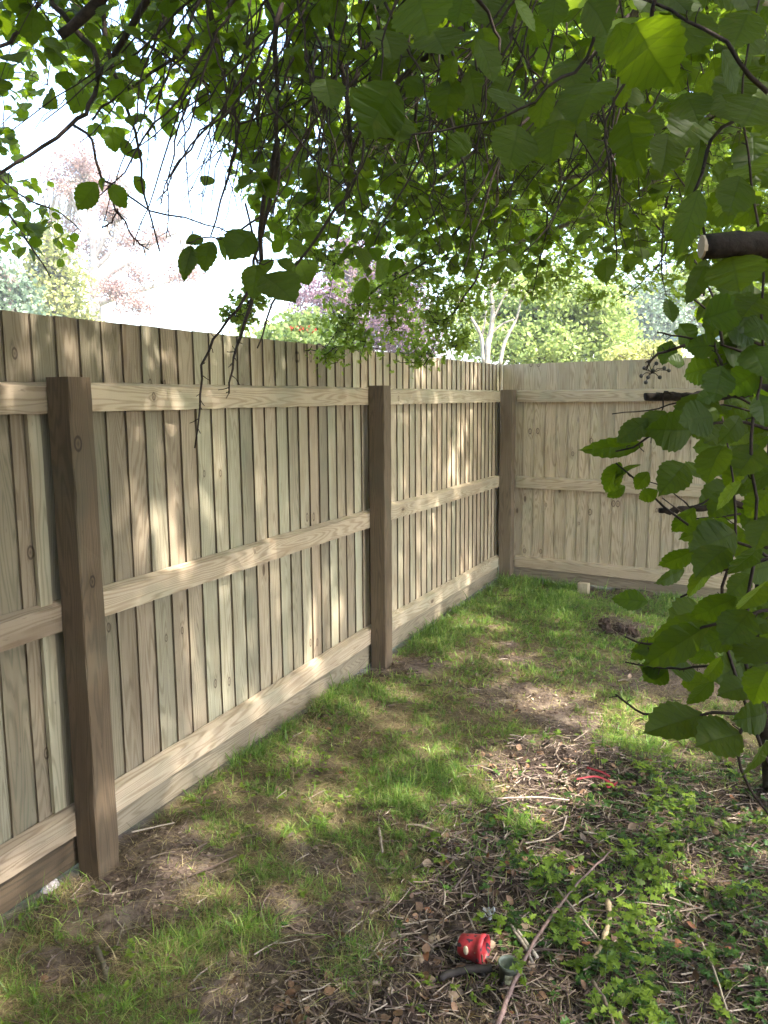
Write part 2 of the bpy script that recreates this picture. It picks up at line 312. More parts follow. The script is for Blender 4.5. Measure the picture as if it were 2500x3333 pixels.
def rail(acc, O, D, N, s0, s1, zt, zt2=None, h=.0885, back=-.038, slant=True, tone=(.8, .35)):
    zt2 = zt if zt2 is None else zt2; L = s1-s0; d = np.array(D)*L+np.array([0, 0, zt2-zt]); Ln = np.linalg.norm(d); ax = d/Ln
    prof = [(-h, 0), (-h, back), (.012 if slant else 0, back), (0, 0)]
    prof = [(u, w) for (u, w) in prof]
    member(acc, prof, np.array(O)+np.array(D)*s0+np.array([0, 0, zt]), ax, (0, 0, 1.), N, 0, Ln, tone, max(10, int(L*14)), .0011, wave=.0006)

DY = np.array([0, 1., 0]); NX = np.array([1., 0, 0]); O0 = np.zeros(3)
P1, P2, P3 = 1.8955, 4.228, 6.84
lf = thing('timber_fence', 'long weathered feather-edge timber fence running down the left side of the garden', 'fence', (0, 4.2, GZ))
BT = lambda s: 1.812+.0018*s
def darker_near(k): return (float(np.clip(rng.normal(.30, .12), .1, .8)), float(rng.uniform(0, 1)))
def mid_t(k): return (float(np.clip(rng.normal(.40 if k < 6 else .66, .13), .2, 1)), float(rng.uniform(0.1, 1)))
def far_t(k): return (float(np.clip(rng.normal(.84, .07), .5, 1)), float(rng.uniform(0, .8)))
sN = -3.3
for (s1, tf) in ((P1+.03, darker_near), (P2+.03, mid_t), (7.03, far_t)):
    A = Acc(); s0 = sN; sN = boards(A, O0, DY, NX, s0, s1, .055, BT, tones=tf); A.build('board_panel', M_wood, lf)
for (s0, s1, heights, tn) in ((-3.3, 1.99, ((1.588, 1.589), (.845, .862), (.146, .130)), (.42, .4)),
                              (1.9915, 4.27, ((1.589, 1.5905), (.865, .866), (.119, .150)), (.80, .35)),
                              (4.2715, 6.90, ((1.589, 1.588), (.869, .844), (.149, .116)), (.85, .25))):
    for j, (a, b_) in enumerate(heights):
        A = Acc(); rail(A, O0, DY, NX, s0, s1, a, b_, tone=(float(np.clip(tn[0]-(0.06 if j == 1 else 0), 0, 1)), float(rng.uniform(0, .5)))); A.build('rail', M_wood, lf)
    A = Acc(); member(A, [(-.145, -.018), (-.145, -.04), (0, -.04), (0, -.018)], (0, s0, .069), (0, 1., 0), (0, 0, 1.), NX, 0, s1-s0, (tn[0]-.42, .4), 24, .0008); A.build('gravel_board', M_wood, lf)  # tone lowered to paint in the shade under the rail
def post(x, y, zt, w=.1, tone=(.4, .3), parent=None, D=DY, N=NX):
    A = Acc(); c = .004; prof = [(c, 0), (w-c, 0), (w, c), (w, w-c), (w-c, w), (c, w), (0, w-c), (0, c)]
    member(A, prof, (x, y, 0), (0, 0, 1.), D, N, -.35, zt, tone, 26, .0011, wave=.0007); return A.build('post', M_wood, parent)
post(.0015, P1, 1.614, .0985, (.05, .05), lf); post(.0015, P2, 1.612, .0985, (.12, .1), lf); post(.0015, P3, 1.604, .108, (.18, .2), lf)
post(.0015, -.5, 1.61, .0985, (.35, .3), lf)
# cover strip on the last board of the near bay
A = Acc(); member(A, [(0, -.0375), (0, -.0225), (.05, -.0225), (.05, -.0375)], (0, 1.835, 0), (0, 0, 1.), DY, NX,   .15, 1.50, (.62, 1.0), 16, .0006); A.build('cover_strip', M_wood, lf)

aa = rad(-6.4704); D2 = np.array([math.cos(aa), math.sin(aa), 0]); N2 = np.array([D2[1], -D2[0], 0]); O2 = np.array([.0918, 6.9705, 0])
rf = thing('timber_fence', 'timber fence across the far end with smooth pale boards and knots', 'fence', tuple(O2+D2*1.5+[0, 0, GZ]))
def rt_t(k): return (float(np.clip(rng.normal(.84, .045), .5, 1)), float(rng.uniform(0, .35)))
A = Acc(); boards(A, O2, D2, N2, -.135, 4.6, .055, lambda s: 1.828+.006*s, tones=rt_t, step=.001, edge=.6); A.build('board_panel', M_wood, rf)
for (a, b_, tn) in ((1.587, 1.585, (.86, .02)), (.829, .829, (.86, .1)), (.106, .106, (.86, .0))):
    A = Acc(); rail(A, O2, D2, N2, .02, 2.85, a, b_, tone=tn); A.build('rail', M_wood, rf)
    A = Acc(); rail(A, O2, D2, N2, 2.852, 4.6, a, b_, tone=tn); A.build('rail', M_wood, rf)
A = Acc(); member(A, [(-.145, -.018), (-.145, -.04), (0, -.04), (0, -.018)], O2+np.array([0, 0, .068]), D2, (0, 0, 1.), N2, -.08, 4.6, (.42, .1), 30, .0008); A.build('gravel_board', M_wood, rf)
post(*(O2+D2*2.8+N2*.002)[:2], 1.6, .1, (.4, .3), rf, D2, N2)

# ------------------------------------------------------------------ leaf templates: returns V (k,3) [x across, y along, z up], F, uv
def leaf_tpl(kind):
    if kind == 'hazel':   ts = np.linspace(0, 1, 9); w = .46*np.array([0.16, .62, .88, 1, 1, .90, .68, .31, 0]); ser = .035
    elif kind == 'ellipse': ts = np.linspace(0, 1, 9); w = .36*np.array([0.08, .52, .84, 1, .98, .84, .6, .32, 0]); ser = .025
    elif kind == 'simple': ts = np.linspace(0, 1, 5); w = .42*np.array([0.1, .85, 1, .75, 0]); ser = 0
    elif kind == 'quad': ts = np.array([0, .45, 1.]); w = .4*np.array([.05, 1, 0]); ser = 0
    elif kind == 'lobed': ts = np.array([0, .12, .3, .42, .5, .68, .76, .88, 1.]); w = np.array([.04, .10, .46, .16, .18, .42, .15, .18, 0]); ser = 0
    elif kind == 'palm': ts = np.array([0, .05, .28, .36, .5, .60, .70, .82, 1.]); w = np.array([.05, .40, .30, .14, .48, .22, .16, .20, 0]); ser = 0
    n_ = len(ts); mid = np.stack([np.zeros(n_), ts, np.zeros(n_)], -1); sides = []
    for sg in (-1, 1):
        ww = w.copy(); yy = ts.copy()
        if ser:
            # serration: extra points between stations
            t2 = np.linspace(0, 1, 2*n_-1); w2 = np.interp(t2, ts, w); w2[1::2] -= ser*.6; w2[2:-1:2] += ser*.4; y2 = t2.copy(); y2[2:-1:2] += .02; ww, yy = w2, y2
        sides.append(np.stack([sg*ww, yy, .10*np.abs(ww)**1.0-.10*(yy-.5)**2*1.2], -1))
    mid[:, 2] = -.12*(ts-.5)**2*1.2
    V = np.vstack([mid]+sides); F = []
    for si, sd_ in enumerate(sides):
        b0 = n_+si*len(sides[0]); m_ = len(sd_); step = 2 if ser else 1
        for i_ in range(n_-1):
            a, b_ = i_, i_+1; cc = [b0+i_*step+q for q in range(step+1)]
            tr = [(a, cc[q], cc[q+1]) for q in range(step)]+[(a, cc[-1], b_)]
            for t_ in tr: F.append(t_ if si == 1 else (t_[0], t_[2], t_[1]))
    uv = V[:, :2].copy(); return V, np.array(F), uv
TPL = {k: leaf_tpl(k) for k in ('hazel', 'ellipse', 'simple', 'quad', 'lobed', 'palm')}

def nrm(a): return a/(np.linalg.norm(a, axis=-1, keepdims=True)+1e-9)
def leaves(acc, kind, P, Dv, Nv, S_, tone, curl=.35, width=1.0, mi=0):
    V, F, uv = TPL[kind]; P = np.asarray(P, float); n_ = len(P)
    if n_ == 0: return
    Dv = nrm(np.asarray(Dv, float)); Xv = nrm(np.cross(Dv, np.asarray(Nv, float))); Nn = np.cross(Xv, Dv); S_ = np.broadcast_to(S_, (n_,)); width = np.broadcast_to(width, (n_,))
    cu = rng.uniform(-1, 1.6, n_)*curl; fo = rng.uniform(.3, 2.2, n_)
    lx = V[None, :, 0]*width[:, None]; ly = np.broadcast_to(V[None, :, 1], lx.shape); lz = V[None, :, 2]*fo[:, None]-cu[:, None]*ly**2*.5+.009*rng.standard_normal((n_, len(V)))
    W = P[:, None]+(S_[:, None, None])*(lx[..., None]*Xv[:, None]+ly[..., None]*Dv[:, None]+lz[..., None]*Nn[:, None])
    Fa = (F[None]+(np.arange(n_)*len(V))[:, None, None]).reshape(-1, 3); tone = np.asarray(tone, float); tt = np.repeat(np.broadcast_to(tone, (n_, 3)), len(V), axis=0)
    acc.add(W.reshape(-1, 3), Fa, np.tile(uv, (n_, 1)), tt, mi)

M_hazel = mat_leaf('hazel_leaf', (.014, .030, .004), (.030, .054, .006), (.19, .29, .006), .5, spec=.16)
M_haw = mat_leaf('hawthorn_leaf', (.08, .13, .02), (.18, .26, .045), (.44, .60, .06), .5, vein=False)
M_bram = mat_leaf('bramble_leaf', (.016, .036, .005), (.032, .064, .008), (.17, .28, .008), .4, spec=.18)
M_twig = mat_bark('dark_twig', (.018, .012, .010), (.05, .034, .028), 70)
M_limb = mat_bark('mossy_limb', (.08, .065, .05), (.21, .18, .13), 35)

# how low the overhanging leaves reach across the garden (gap over the left fence)
YL = np.array([(-900, 700), (-60, 660), (-1, 200), (70, 205), (150, 205), (185, 290), (240, 318), (300, 315), (370, 330), (430, 285), (470, 330), (520, 440), (560, 540), (640, 590), (800, 600), (1000, 600), (1200, 610), (1430, 640), (1500, 640), (1600, 700), (2600, 700)], float)
def allowed(P, slack=0):
    x, y, z = project(P); yl = np.interp(x, YL[:, 0], YL[:, 1])+slack
    return (z < .15) | (y < yl)

GAPS = [(onz(1215, 1520), .20), (onz(1430, 1555), .22), (onz(1180, 1700), .13), (onz(1090, 1640), .10), (onz(870, 1500), .06), (np.array([0, 2.42, 1.15]), .07), (np.array([0, 2.52, .95]), .07), (np.array([0, 1.84, .05]), .04), (np.array([0, 3.9, .45]), .05), (onz(380, 1870), .08), (onz(1560, 1300), .2)]
SV = np.array(S)
def in_gap(pts):                       # openings in the leaf cover that let sun patches through
    for g_, r_ in GAPS:
        d = pts-g_; t = d@SV; q = np.linalg.norm(d-t[:, None]*SV, axis=1)
        if ((q < r_) & (t > 0)).any(): return True
    return False
def sprays(leaf_acc, twig_acc, kind, N, box, size, nl, L, droop, allow, nodes, spread=1.0, mind=.9, twr=.0016, tone=lambda k: None, slack=0, conn=True, accept=None, palm=1.0, sides=4):
    lo, hi = np.array(box[0]), np.array(box[1]); made = 0; tries = 0; bases = []
    while made < N and tries < N*30:
        tries += 1; b = lo+(hi-lo)*rng.uniform(size=3)
        if np.linalg.norm(b-CAM) < mind: continue
        if accept is not None and not accept(b): continue
        th = rng.uniform(0, 2*math.pi); d = np.array([math.cos(th), math.sin(th), rng.uniform(-.5, .35)]); d /= np.linalg.norm(d); l = L*rng.uniform(.6, 1.3); k = 6; pts = [b]
        for q in range(k-1):
            d = d+np.array([0, 0, -droop*.35])+rng.normal(0, .10, 3); d /= np.linalg.norm(d); pts.append(pts[-1]+d*l/(k-1))
        pts = np.array(pts)
        if in_gap(pts) or not allow(pts+np.array([0, 0, -size*.5]), slack).all() or np.min(np.linalg.norm(pts-CAM, axis=1)) < mind: continue
        made += 1; tube(twig_acc, pts, np.linspace(twr, twr*.5, k), sides-1, cap=False)
        m_ = max(2, int(nl*rng.uniform(.7, 1.3))); tq = np.sort(rng.uniform(.1, 1, m_))*(k-1); ii = np.minimum(tq.astype(int), k-2); fr = (tq-ii)[:, None]
        lp = pts[ii]*(1-fr)+pts[ii+1]*fr; T = nrm(pts[ii+1]-pts[ii]); side = nrm(np.cross(T, [0, 0, 1.])); sg = np.where(np.arange(m_) % 2 == 0, 1, -1)[:, None]
        Dv = T*.5+side*sg*spread+rng.normal(0, .25, (m_, 3))+np.array([0, 0, -.45*droop]); Nv = np.array([0, 0, 1.])+rng.normal(0, .35*palm, (m_, 3))
        sz = size*rng.uniform(.6, 1.2, m_); ok = allow(lp+nrm(Dv)*sz[:, None], slack)
        tn = np.stack([np.clip(rng.normal(.5, .25, m_), 0, 1), np.clip(rng.normal(.1, .2, m_), 0, 1), rng.uniform(size=m_)], -1)
        leaves(leaf_acc, kind, (lp+nrm(Dv)*sz[:, None]*.12)[ok], Dv[ok], Nv[ok], sz[ok], tn[ok]); bases.append(b)
    if conn and len(nodes):
        nd = np.array(nodes); bases = np.array(bases); order = np.argsort([np.min(np.linalg.norm(nd-b, axis=1)) for b in bases])
        for o_ in order:
            b = bases[o_]; dd = np.linalg.norm(nd-b, axis=1); j = int(np.argmin(dd)); a = nd[j]; l = dd[j]
            if l < .03 or l > 1.6: nd = np.vstack([nd, b]); continue
            q = np.linspace(0, 1, 6)[:, None]; pts = a+(b-a)*q+np.array([0, 0, 1.])*np.sin(q*math.pi)*l*.10+rng.normal(0, .02*l, (6, 3))*np.sin(q*math.pi)
            if not allow(pts, 25).all(): nd = np.vstack([nd, b]); continue
            tube(twig_acc, pts, np.linspace(min(.006, .002+.003*l), twr, 6), sides-1, cap=False); nd = np.vstack([nd, pts[1:]])
    return bases

def limb(acc, pix, r0, r1, sides=7, k=3, rough=.06, jit=.003):
    P = smooth_path([at(*p) for p in pix], k); P[1:-1] += rng.normal(0, jit, (len(P)-2, 3)); tube(acc, P, np.linspace(r0, r1, len(P)), sides, rough=rough); return list(P)
def world_limb(acc, W_, r0, r1, sides=7, k=4):
    P = smooth_path(W_, k); tube(acc, P, np.linspace(r0, r1, len(P)), sides, rough=.05); return list(P)
def spurs(acc, P, n_, r=.0011, L=.03):                   # thorny short shoots along a twig
    P = np.array(P)
    for _ in range(n_):
        i_ = rng.integers(0, len(P)-1); a = P[i_]+(P[i_+1]-P[i_])*rng.uniform(); T = nrm(P[i_+1]-P[i_]); d = nrm(np.cross(T, rng.normal(size=3))+T*.6); l = L*rng.uniform(.3, 1.3)
        tube(acc, [a, a+d*l*.5, a+d*l+rng.normal(0, .004, 3)], [r*1.4, r, r*.9], 3, cap=False)

# ---- hazel tree over the left and the middle (trunk stands behind and right of the camera)
hz = thing('hazel_tree', 'overhanging hazel with large round leaves hanging across the top of the view', 'tree', (3.6, -1.2, GZ))
TW = Acc(); LV = Acc(); TR = Acc()
world_limb(TR, [(3.6, -1.2, -.3), (3.55, -1.15, .9), (3.3, -.8, 2.0), (2.8, .1, 2.9), (2.1, 1.2, 3.3), (1.2, 2.2, 3.3)], .09, .03, 9)
world_limb(TR, [(3.5, -1.1, -.3), (3.2, -1.3, 1.2), (2.2, -1.0, 2.6), (.9, -.1, 3.1), (0, 1.2, 3.2), (-.5, 2.4, 3.0)], .07, .022, 9)
nodes = world_limb(TR, [(3.5, -.9, 1.5), (3.6, .3, 2.6), (3.3, 1.6, 3.2), (2.6, 2.8, 3.4)], .05, .02, 8)
nodes += [np.array([2.1, 1.2, 3.3]), np.array([1.2, 2.2, 3.3]), np.array([0, 1.2, 3.2]), np.array([-.5, 2.4, 3.0])]
tw = []
tw += [limb(TW, [(200, -60, 2.5), (110, -10, 2.5), (160, 55, 2.5), (213, 130, 2.5), (200, 205, 2.5), (170, 262, 2.45), (95, 315, 2.4), (0, 375, 2.35), (-90, 420, 2.3)], .010, .004)]
tw += [limb(TW, [(330, -20, 2.3), (250, 108, 2.4), (213, 165, 2.5)], .011, .008)]
tw += [limb(TW, [(290, -90, 1.9), (205, 10, 1.9), (130, 77, 1.9)], .016, .012)]
tw += [limb(TW, [(210, -30, 2.3), (238, 120, 2.3), (268, 215, 2.3), (298, 320, 2.25), (315, 430, 2.2), (345, 543, 2.15)], .007, .0022)]
tw += [limb(TW, [(155, 268, 2.5), (200, 300, 2.45), (215, 372, 2.4), (245, 400, 2.4), (320, 455, 2.4), (440, 482, 2.4), (548, 525, 2.4)], .005, .002)]
tw += [limb(TW, [(245, 440, 2.35), (270, 480, 2.35), (295, 520, 2.35), (322, 540, 2.35)], .003, .0018)]
tw += [limb(TW, [(255, 450, 2.35), (240, 478, 2.35), (220, 492, 2.35)], .0025, .002)]
tw += [limb(TW, [(440, -40, 2.0), (475, 120, 2.0), (500, 220, 2.05), (517, 290, 2.1), (490, 400, 2.1), (455, 510, 2.1)], .007, .0022)]
tw += [limb(TW, [(290, 75, 2.6), (400, 150, 2.6), (500, 215, 2.6), (560, 245, 2.6)], .005, .003)]
tw += [limb(TW, [(505, 0, 2.3), (420, 90, 2.3), (330, 160, 2.35), (240, 215, 2.4), (200, 260, 2.45)], .006, .003)]
tw += [limb(TW, [(90, 0, 2.2), (50, 60, 2.2), (0, 105, 2.2), (-60, 150, 2.2)], .006, .004)]
for t_ in tw: spurs(TW, t_, 16); nodes += t_
ac = lambda b: True
sprays(LV, TW, 'hazel', 800, ((-2.2, 1.2, 1.95), (1.4, 4.8, 3.5)), .056, 10, .42, .9, allowed, nodes, slack=10)
sprays(LV, TW, 'hazel', 260, ((-.3, 2.0, 1.9), (2.2, 4.2, 3.2)), .064, 8, .42, .9, allowed, nodes)
# mostly unseen dense cover above and behind the viewer, added to block light
sprays(LV, TW, 'simple', 1900, ((-2.8, -3.0, 2.3), (5.0, 1.4, 3.9)), .10, 14, .55, .6, allowed, [], mind=1.9, conn=False)
sprays(LV, TW, 'simple', 1700, ((-.2, -3.4, .0), (5.6, -1.1, 2.8)), .13, 11, .5, .8, lambda p, s: np.ones(len(p), bool), [], mind=.9, conn=False)
sprays(LV, TW, 'simple', 330, ((.1, -1.6, 0), (1.7, -.25, 2.6)), .12, 11, .45, .8, lambda p, s: np.ones(len(p), bool), [], mind=.9, conn=False)
# left edge: light green hanging shoots beside the gap
E_in = lambda p, s: (project(p)[0] < 178+40*np.sin(project(p)[1]*.05)) & ((project(p)[1] < 235) | (project(p)[1] > 395) | (project(p)[0] < 60)) & (project(p)[1] < 650)
nodesE = limb(TW, [(-260, 180, 3.4), (-60, 330, 3.4), (0, 430, 3.4), (60, 520, 3.35), (110, 600, 3.3)], .009, .003); limb(TW, [(-60, 330, 3.4), (40, 420, 3.3), (130, 460, 3.3), (175, 500, 3.3)], .005, .002)
sprays(LV, TW, 'hazel', 230, ((-2.6, 1.8, 1.75), (-.2, 3.6, 3.0)), .060, 8, .35, 1.0, E_in, nodesE, mind=2.0)
def hang(acc, items, kind='hazel', wr=1.0, tilt=.35):
    """leaves set one by one: base px,py -> tip px,py at a distance"""
    for it in items:
        bx, by, tx, ty, d = it[:5]; w = it[5] if len(it) > 5 else 1.0; fc = it[6] if len(it) > 6 else None
        A_, B_ = at(bx, by, d), at(tx, ty, d*(1+rng.uniform(-.03, .03))); v = B_-A_; nn = -FW+rng.normal(0, tilt, 3)+np.array([0, 0, .3]) if fc is None else np.array(fc, float)
        leaves(acc, kind, [A_], [v], [nn], np.linalg.norm(v), [[np.clip(rng.normal(.5, .2), 0, 1), rng.uniform(0, .2), rng.uniform()]], curl=.3, width=wr*w)
hang(LV, [(545, 500, 492, 560, 1.75, 1.15), (410, 530, 393, 605, 1.8, .5), (455, 520, 435, 585, 1.85, 1.0), (470, 515, 500, 560, 1.85, 1.0), (555, 570, 545, 650, 1.8, .8), (570, 590, 640, 655, 1.75, 1.15),
          (590, 560, 560, 590, 1.85, 1.), (600, 560, 640, 590, 1.8, .9), (415, 530, 395, 605, 1.8, .5), (440, 515, 400, 522, 1.85, .9), (208, 395, 168, 455, 2.1, .8), (225, 385, 215, 415, 2.1, .9), (235, 400, 278, 450, 2.1, .8),
          (290, 380, 318, 420, 2.2, .9), (300, 320, 290, 345, 2.3), (265, 300, 285, 345, 2.3), (240, 285, 250, 330, 2.3), (180, 190, 155, 240, 2.5), (100, 200, 115, 230, 2.6), (455, 380, 440, 405, 2.6), (545, 260, 520, 330, 2.4), (815, 565, 840, 600, 2.6, 1.1),
          (790, 600, 770, 660, 2.7, .6), (645, 560, 665, 610, 2.6)])
for pix in ([(560, 470, 1.8), (500, 505, 1.8), (440, 515, 1.82), (405, 525, 1.8)], [(540, 480, 1.8), (560, 565, 1.8), (600, 560, 1.8)], [(530, 440, 1.9), (555, 560, 1.82), (560, 590, 1.8)]): limb(TW, pix, .0028, .0012, 5)
TR.build('trunk', M_limb, hz, True); TW.build('twigs', M_twig, hz, True); LV.build('crown', M_hazel, hz)

# ---- hawthorn: tangled dark twigs and small lobed leaves, over the far half
hw = thing('hawthorn_tree', 'hawthorn with small lobed leaves and tangled dark twigs hanging over the fence corner', 'tree', (4.7, 4.6, GZ))
TW = Acc(); LV = Acc(); TR = Acc(); nodes = []
nodes += world_limb(TR, [(4.7, 4.6, -.3), (4.65, 4.5, .9), (4.5, 4.6, 1.8), (4.1, 4.9, 2.6), (3.2, 5.2, 3.0)], .10, .035, 9)
nodes += limb(TR, [(1900, 60, 3.9), (1659, 240, 4.0), (1480, 340, 4.2), (1350, 440, 4.4), (1180, 500, 4.6), (1040, 560, 4.7)], .028, .008, 8)
nodes += limb(TR, [(1900, 20, 3.4), (1659, 165, 3.5), (1560, 235, 3.6), (1420, 325, 3.7), (1250, 380, 3.8), (1100, 400, 3.9)], .024, .006, 8)
nodes += limb(TR, [(1078, 130, 3.3), (1074, 300, 3.35), (1070, 480, 3.4)], .010, .007, 7)
nodes += limb(TR, [(1078, 130, 3.3), (1180, 20, 3.1), (1500, -150, 3.0), (1900, -200, 3.2)], .012, .02, 7)
nodes += limb(TR, [(1900, -120, 2.8), (1500, -60, 2.9), (1250, 140, 3.0), (1100, 260, 3.2), (960, 380, 3.6)], .022, .006, 8)
for t_ in ([(1659, 20, 2.6), (1420, -60, 2.6), (1000, -120, 2.4), (760, -90, 2.3)],): nodes += limb(TR, t_, .02, .014, 8)
drk = [[(690, -60, 2.2), (700, 20, 2.2), (735, 130, 2.2), (755, 260, 2.2), (758, 405, 2.2), (710, 470, 2.2), (640, 570, 2.2), (590, 660, 2.15), (556, 752, 2.1)],
       [(1000, 60, 1.9), (870, 165, 1.95), (780, 270, 2.0), (745, 400, 2.1)],
       [(610, -20, 2.4), (600, 90, 2.4), (597, 250, 2.4), (600, 360, 2.4), (560, 520, 2.4), (540, 620, 2.35), (495, 690, 2.3), (446, 760, 2.25), (436, 850, 2.2), (421, 968, 2.2)],
       [(600, 300, 2.3), (575, 430, 2.3), (550, 620, 2.3), (530, 700, 2.25), (505, 770, 2.2), (495, 850, 2.2)],
       [(560, -20, 2.5), (595, 60, 2.5), (560, 200, 2.5), (565, 330, 2.5), (600, 400, 2.5)], [(780, -20, 2.3), (775, 110, 2.3), (765, 200, 2.3), (768, 250, 2.3)],
       [(640, -20, 2.6), (620, 70, 2.6), (625, 200, 2.6), (610, 330, 2.6), (590, 470, 2.6)], [(900, -30, 2.5), (860, 60, 2.5), (900, 200, 2.5), (880, 330, 2.6), (850, 430, 2.7)],
       [(930, -30, 2.4), (870, 20, 2.4), (700, 190, 2.4), (560, 330, 2.45), (530, 400, 2.5)], [(820, -30, 2.7), (810, 130, 2.7), (740, 300, 2.7), (700, 440, 2.7)],
       [(1300, 300, 3.3), (1200, 420, 3.4), (1170, 540, 3.6), (1150, 640, 3.7)], [(1000, 480, 3.6), (930, 560, 3.6), (820, 620, 3.6), (740, 700, 3.6), (700, 760, 3.6)],
       [(1060, 470, 3.7), (1040, 580, 3.7), (990, 660, 3.7), (950, 720, 3.7), (915, 790, 3.7)], [(860, 560, 3.7), (850, 640, 3.7), (848, 740, 3.7)], [(960, 380, 3.6), (840, 480, 3.6), (740, 560, 3.5), (660, 600, 3.4), (600, 630, 3.3)],
       [(1380, 450, 4.0), (1440, 520, 4.0), (1400, 600, 4.0), (1330, 650, 4.0)], [(1500, 300, 3.3), (1440, 430, 3.4), (1430, 560, 3.5), (1440, 640, 3.5)]]
for q, t_ in enumerate(drk):
    P = limb(TW, t_, (.0085 if q < 4 else .006), .002, 6, jit=.0035); spurs(TW, P, 40, .0012, .028); nodes += P
for _ in range(170):                                     # hair-fine hanging twigs
    x0 = rng.uniform(330, 1450); y0 = rng.uniform(-120, 260); sl = rng.normal(-12, 26); d = rng.uniform(1.5, 2.8); pix = [(x0, y0, d)]
    for q in range(5): x0 += sl+rng.normal(0, 8); y0 += rng.uniform(35, 85); pix.append((x0, y0, d))
    P = limb(TW, [p_ for p_ in pix], .0030, .0013, 4, 2, jit=.003); spurs(TW, P, 9, .001, .022)
YH = np.array([(-900, -900), (430, -50), (520, 430), (600, 640), (650, 600), (690, 775), (740, 790), (800, 700), (900, 790), (970, 770), (1010, 660), (1100, 610), (1300, 620), (1450, 660), (1600, 700), (2600, 700)], float)
def allowH(P, slack=0):
    x, y, z = project(P); return (z < .15) | (y < np.interp(x, YH[:, 0], YH[:, 1])+slack*.3)
sprays(LV, TW, 'lobed', 1700, ((-.6, 3.4, 1.9), (4.6, 7.4, 3.4)), .036, 18, .26, .5, allowH, nodes, twr=.0014, mind=2.2, sides=4)
# drooping sprays of hawthorn in front of the fence top
def blob(cx, cy, rx, ry, d, nn_, acc, tw_, size=.032, kind='lobed'):
    c = at(cx, cy, d); sx = rx*K/FPX*d; sy = ry*K/FPX*d; P = c+RX*(rng.normal(0, .5, nn_)*sx)[:, None]+RY*(rng.normal(0, .5, nn_)*sy)[:, None]+FW*(rng.normal(0, .35, nn_)*min(sx, sy))[:, None]
    Dv = rng.normal(0, 1, (nn_, 3)); Nv = np.array([0, 0, .6])-FW*.5+rng.normal(0, .6, (nn_, 3)); tn = np.stack([np.clip(rng.normal(.7, .25, nn_), 0, 1), np.clip(rng.normal(.15, .2, nn_), 0, 1), rng.uniform(size=nn_)], -1)
    leaves(acc, kind, P, Dv, Nv, size*rng.uniform(.6, 1.2, nn_), tn)
    for q in range(nn_//7):
        a = P[rng.integers(nn_)]; b_ = a+(c-a)*rng.uniform(.3, .9)+rng.normal(0, .02, 3); mm = (a+b_)/2+rng.normal(0, .012, 3); tube(tw_, [a, mm, b_], [.0012, .0018, .002], 3, cap=False)
for args in ((715, 765, 42, 28, 3.6, 110), (735, 700, 45, 45, 3.6, 150), (800, 650, 60, 45, 3.6, 190), (850, 700, 40, 50, 3.65, 120), (905, 770, 50, 28, 3.7, 130), (940, 700, 60, 50, 3.7, 220), (980, 745, 35, 25, 3.7, 70), (1010, 650, 60, 45, 3.75, 150),
             (520, 680, 42, 24, 2.4, 70), (545, 640, 35, 25, 2.5, 60), (870, 620, 80, 40, 3.8, 200), (700, 560, 60, 30, 3.3, 110), (640, 500, 60, 40, 3.2, 110), (780, 740, 45, 40, 3.65, 90), (1150, 625, 50, 30, 3.8, 90), (1290, 640, 60, 25, 4.0, 80), (760, 700, 30, 60, 3.6, 90), (960, 640, 50, 50, 3.7, 130), (900, 580, 60, 30, 3.7, 130), (1060, 600, 60, 35, 3.8, 130), (850, 620, 40, 40, 3.6, 90), (1200, 600, 60, 35, 3.9, 100), (1000, 730, 25, 30, 3.75, 50)): blob(*args, LV, TW)
TR.build('trunk', M_limb, hw, True); TW.build('twigs', M_twig, hw, True); LV.build('crown', M_haw, hw)

# ---- second hazel beyond: broad leaves lit from behind, over the fence corner and shading the lawn from the right
h2 = thing('hazel_tree', 'leafy tree behind the hawthorn twigs with bright backlit leaves above the fence corner', 'tree', (5.4, 7.8, GZ))
TW = Acc(); LV = Acc(); TR = Acc()
nodes = world_limb(TR, [(5.4, 7.8, -.3), (5.2, 7.7, 1.6), (4.4, 7.2, 3.0), (3.0, 6.8, 3.8), (1.5, 6.8, 4.2), (.3, 7.2, 4.2)], .12, .03, 9)
nodes += world_limb(TR, [(5.3, 7.7, 1.2), (5.0, 6.0, 2.8), (4.4, 4.2, 3.6), (3.8, 2.4, 3.9)], .08, .03, 8)
YF = np.array([(-900, -900), (180, -60), (380, 180), (520, 420), (600, 560), (1000, 590), (1500, 600), (1600, 700), (2600, 700)], float)
def allowF(P, slack=0):
    x, y, z = project(P); return (z < .15) | (y < np.interp(x, YF[:, 0], YF[:, 1]))
sprays(LV, TW, 'simple', 2700, ((-2.0, 6.0, 2.3), (5.5, 10.0, 6.2)), .062, 14, .5, .7, allowF, nodes, mind=3, conn=False, sides=4)
sprays(LV, TW, 'simple', 3000, ((.3, .2, 2.7), (6.6, 8.0, 4.8)), .085, 14, .5, .6, allowF, nodes, mind=1.6, conn=False, sides=4)
M_far = mat_leaf('backlit_leaf', (.05, .085, .012), (.09, .135, .02), (.34, .50, .035), .5, vein=False, tw=.5)
TR.build('trunk', M_limb, h2, True); TW.build('twigs', M_twig, h2, True); LV.build('crown', M_far, h2)

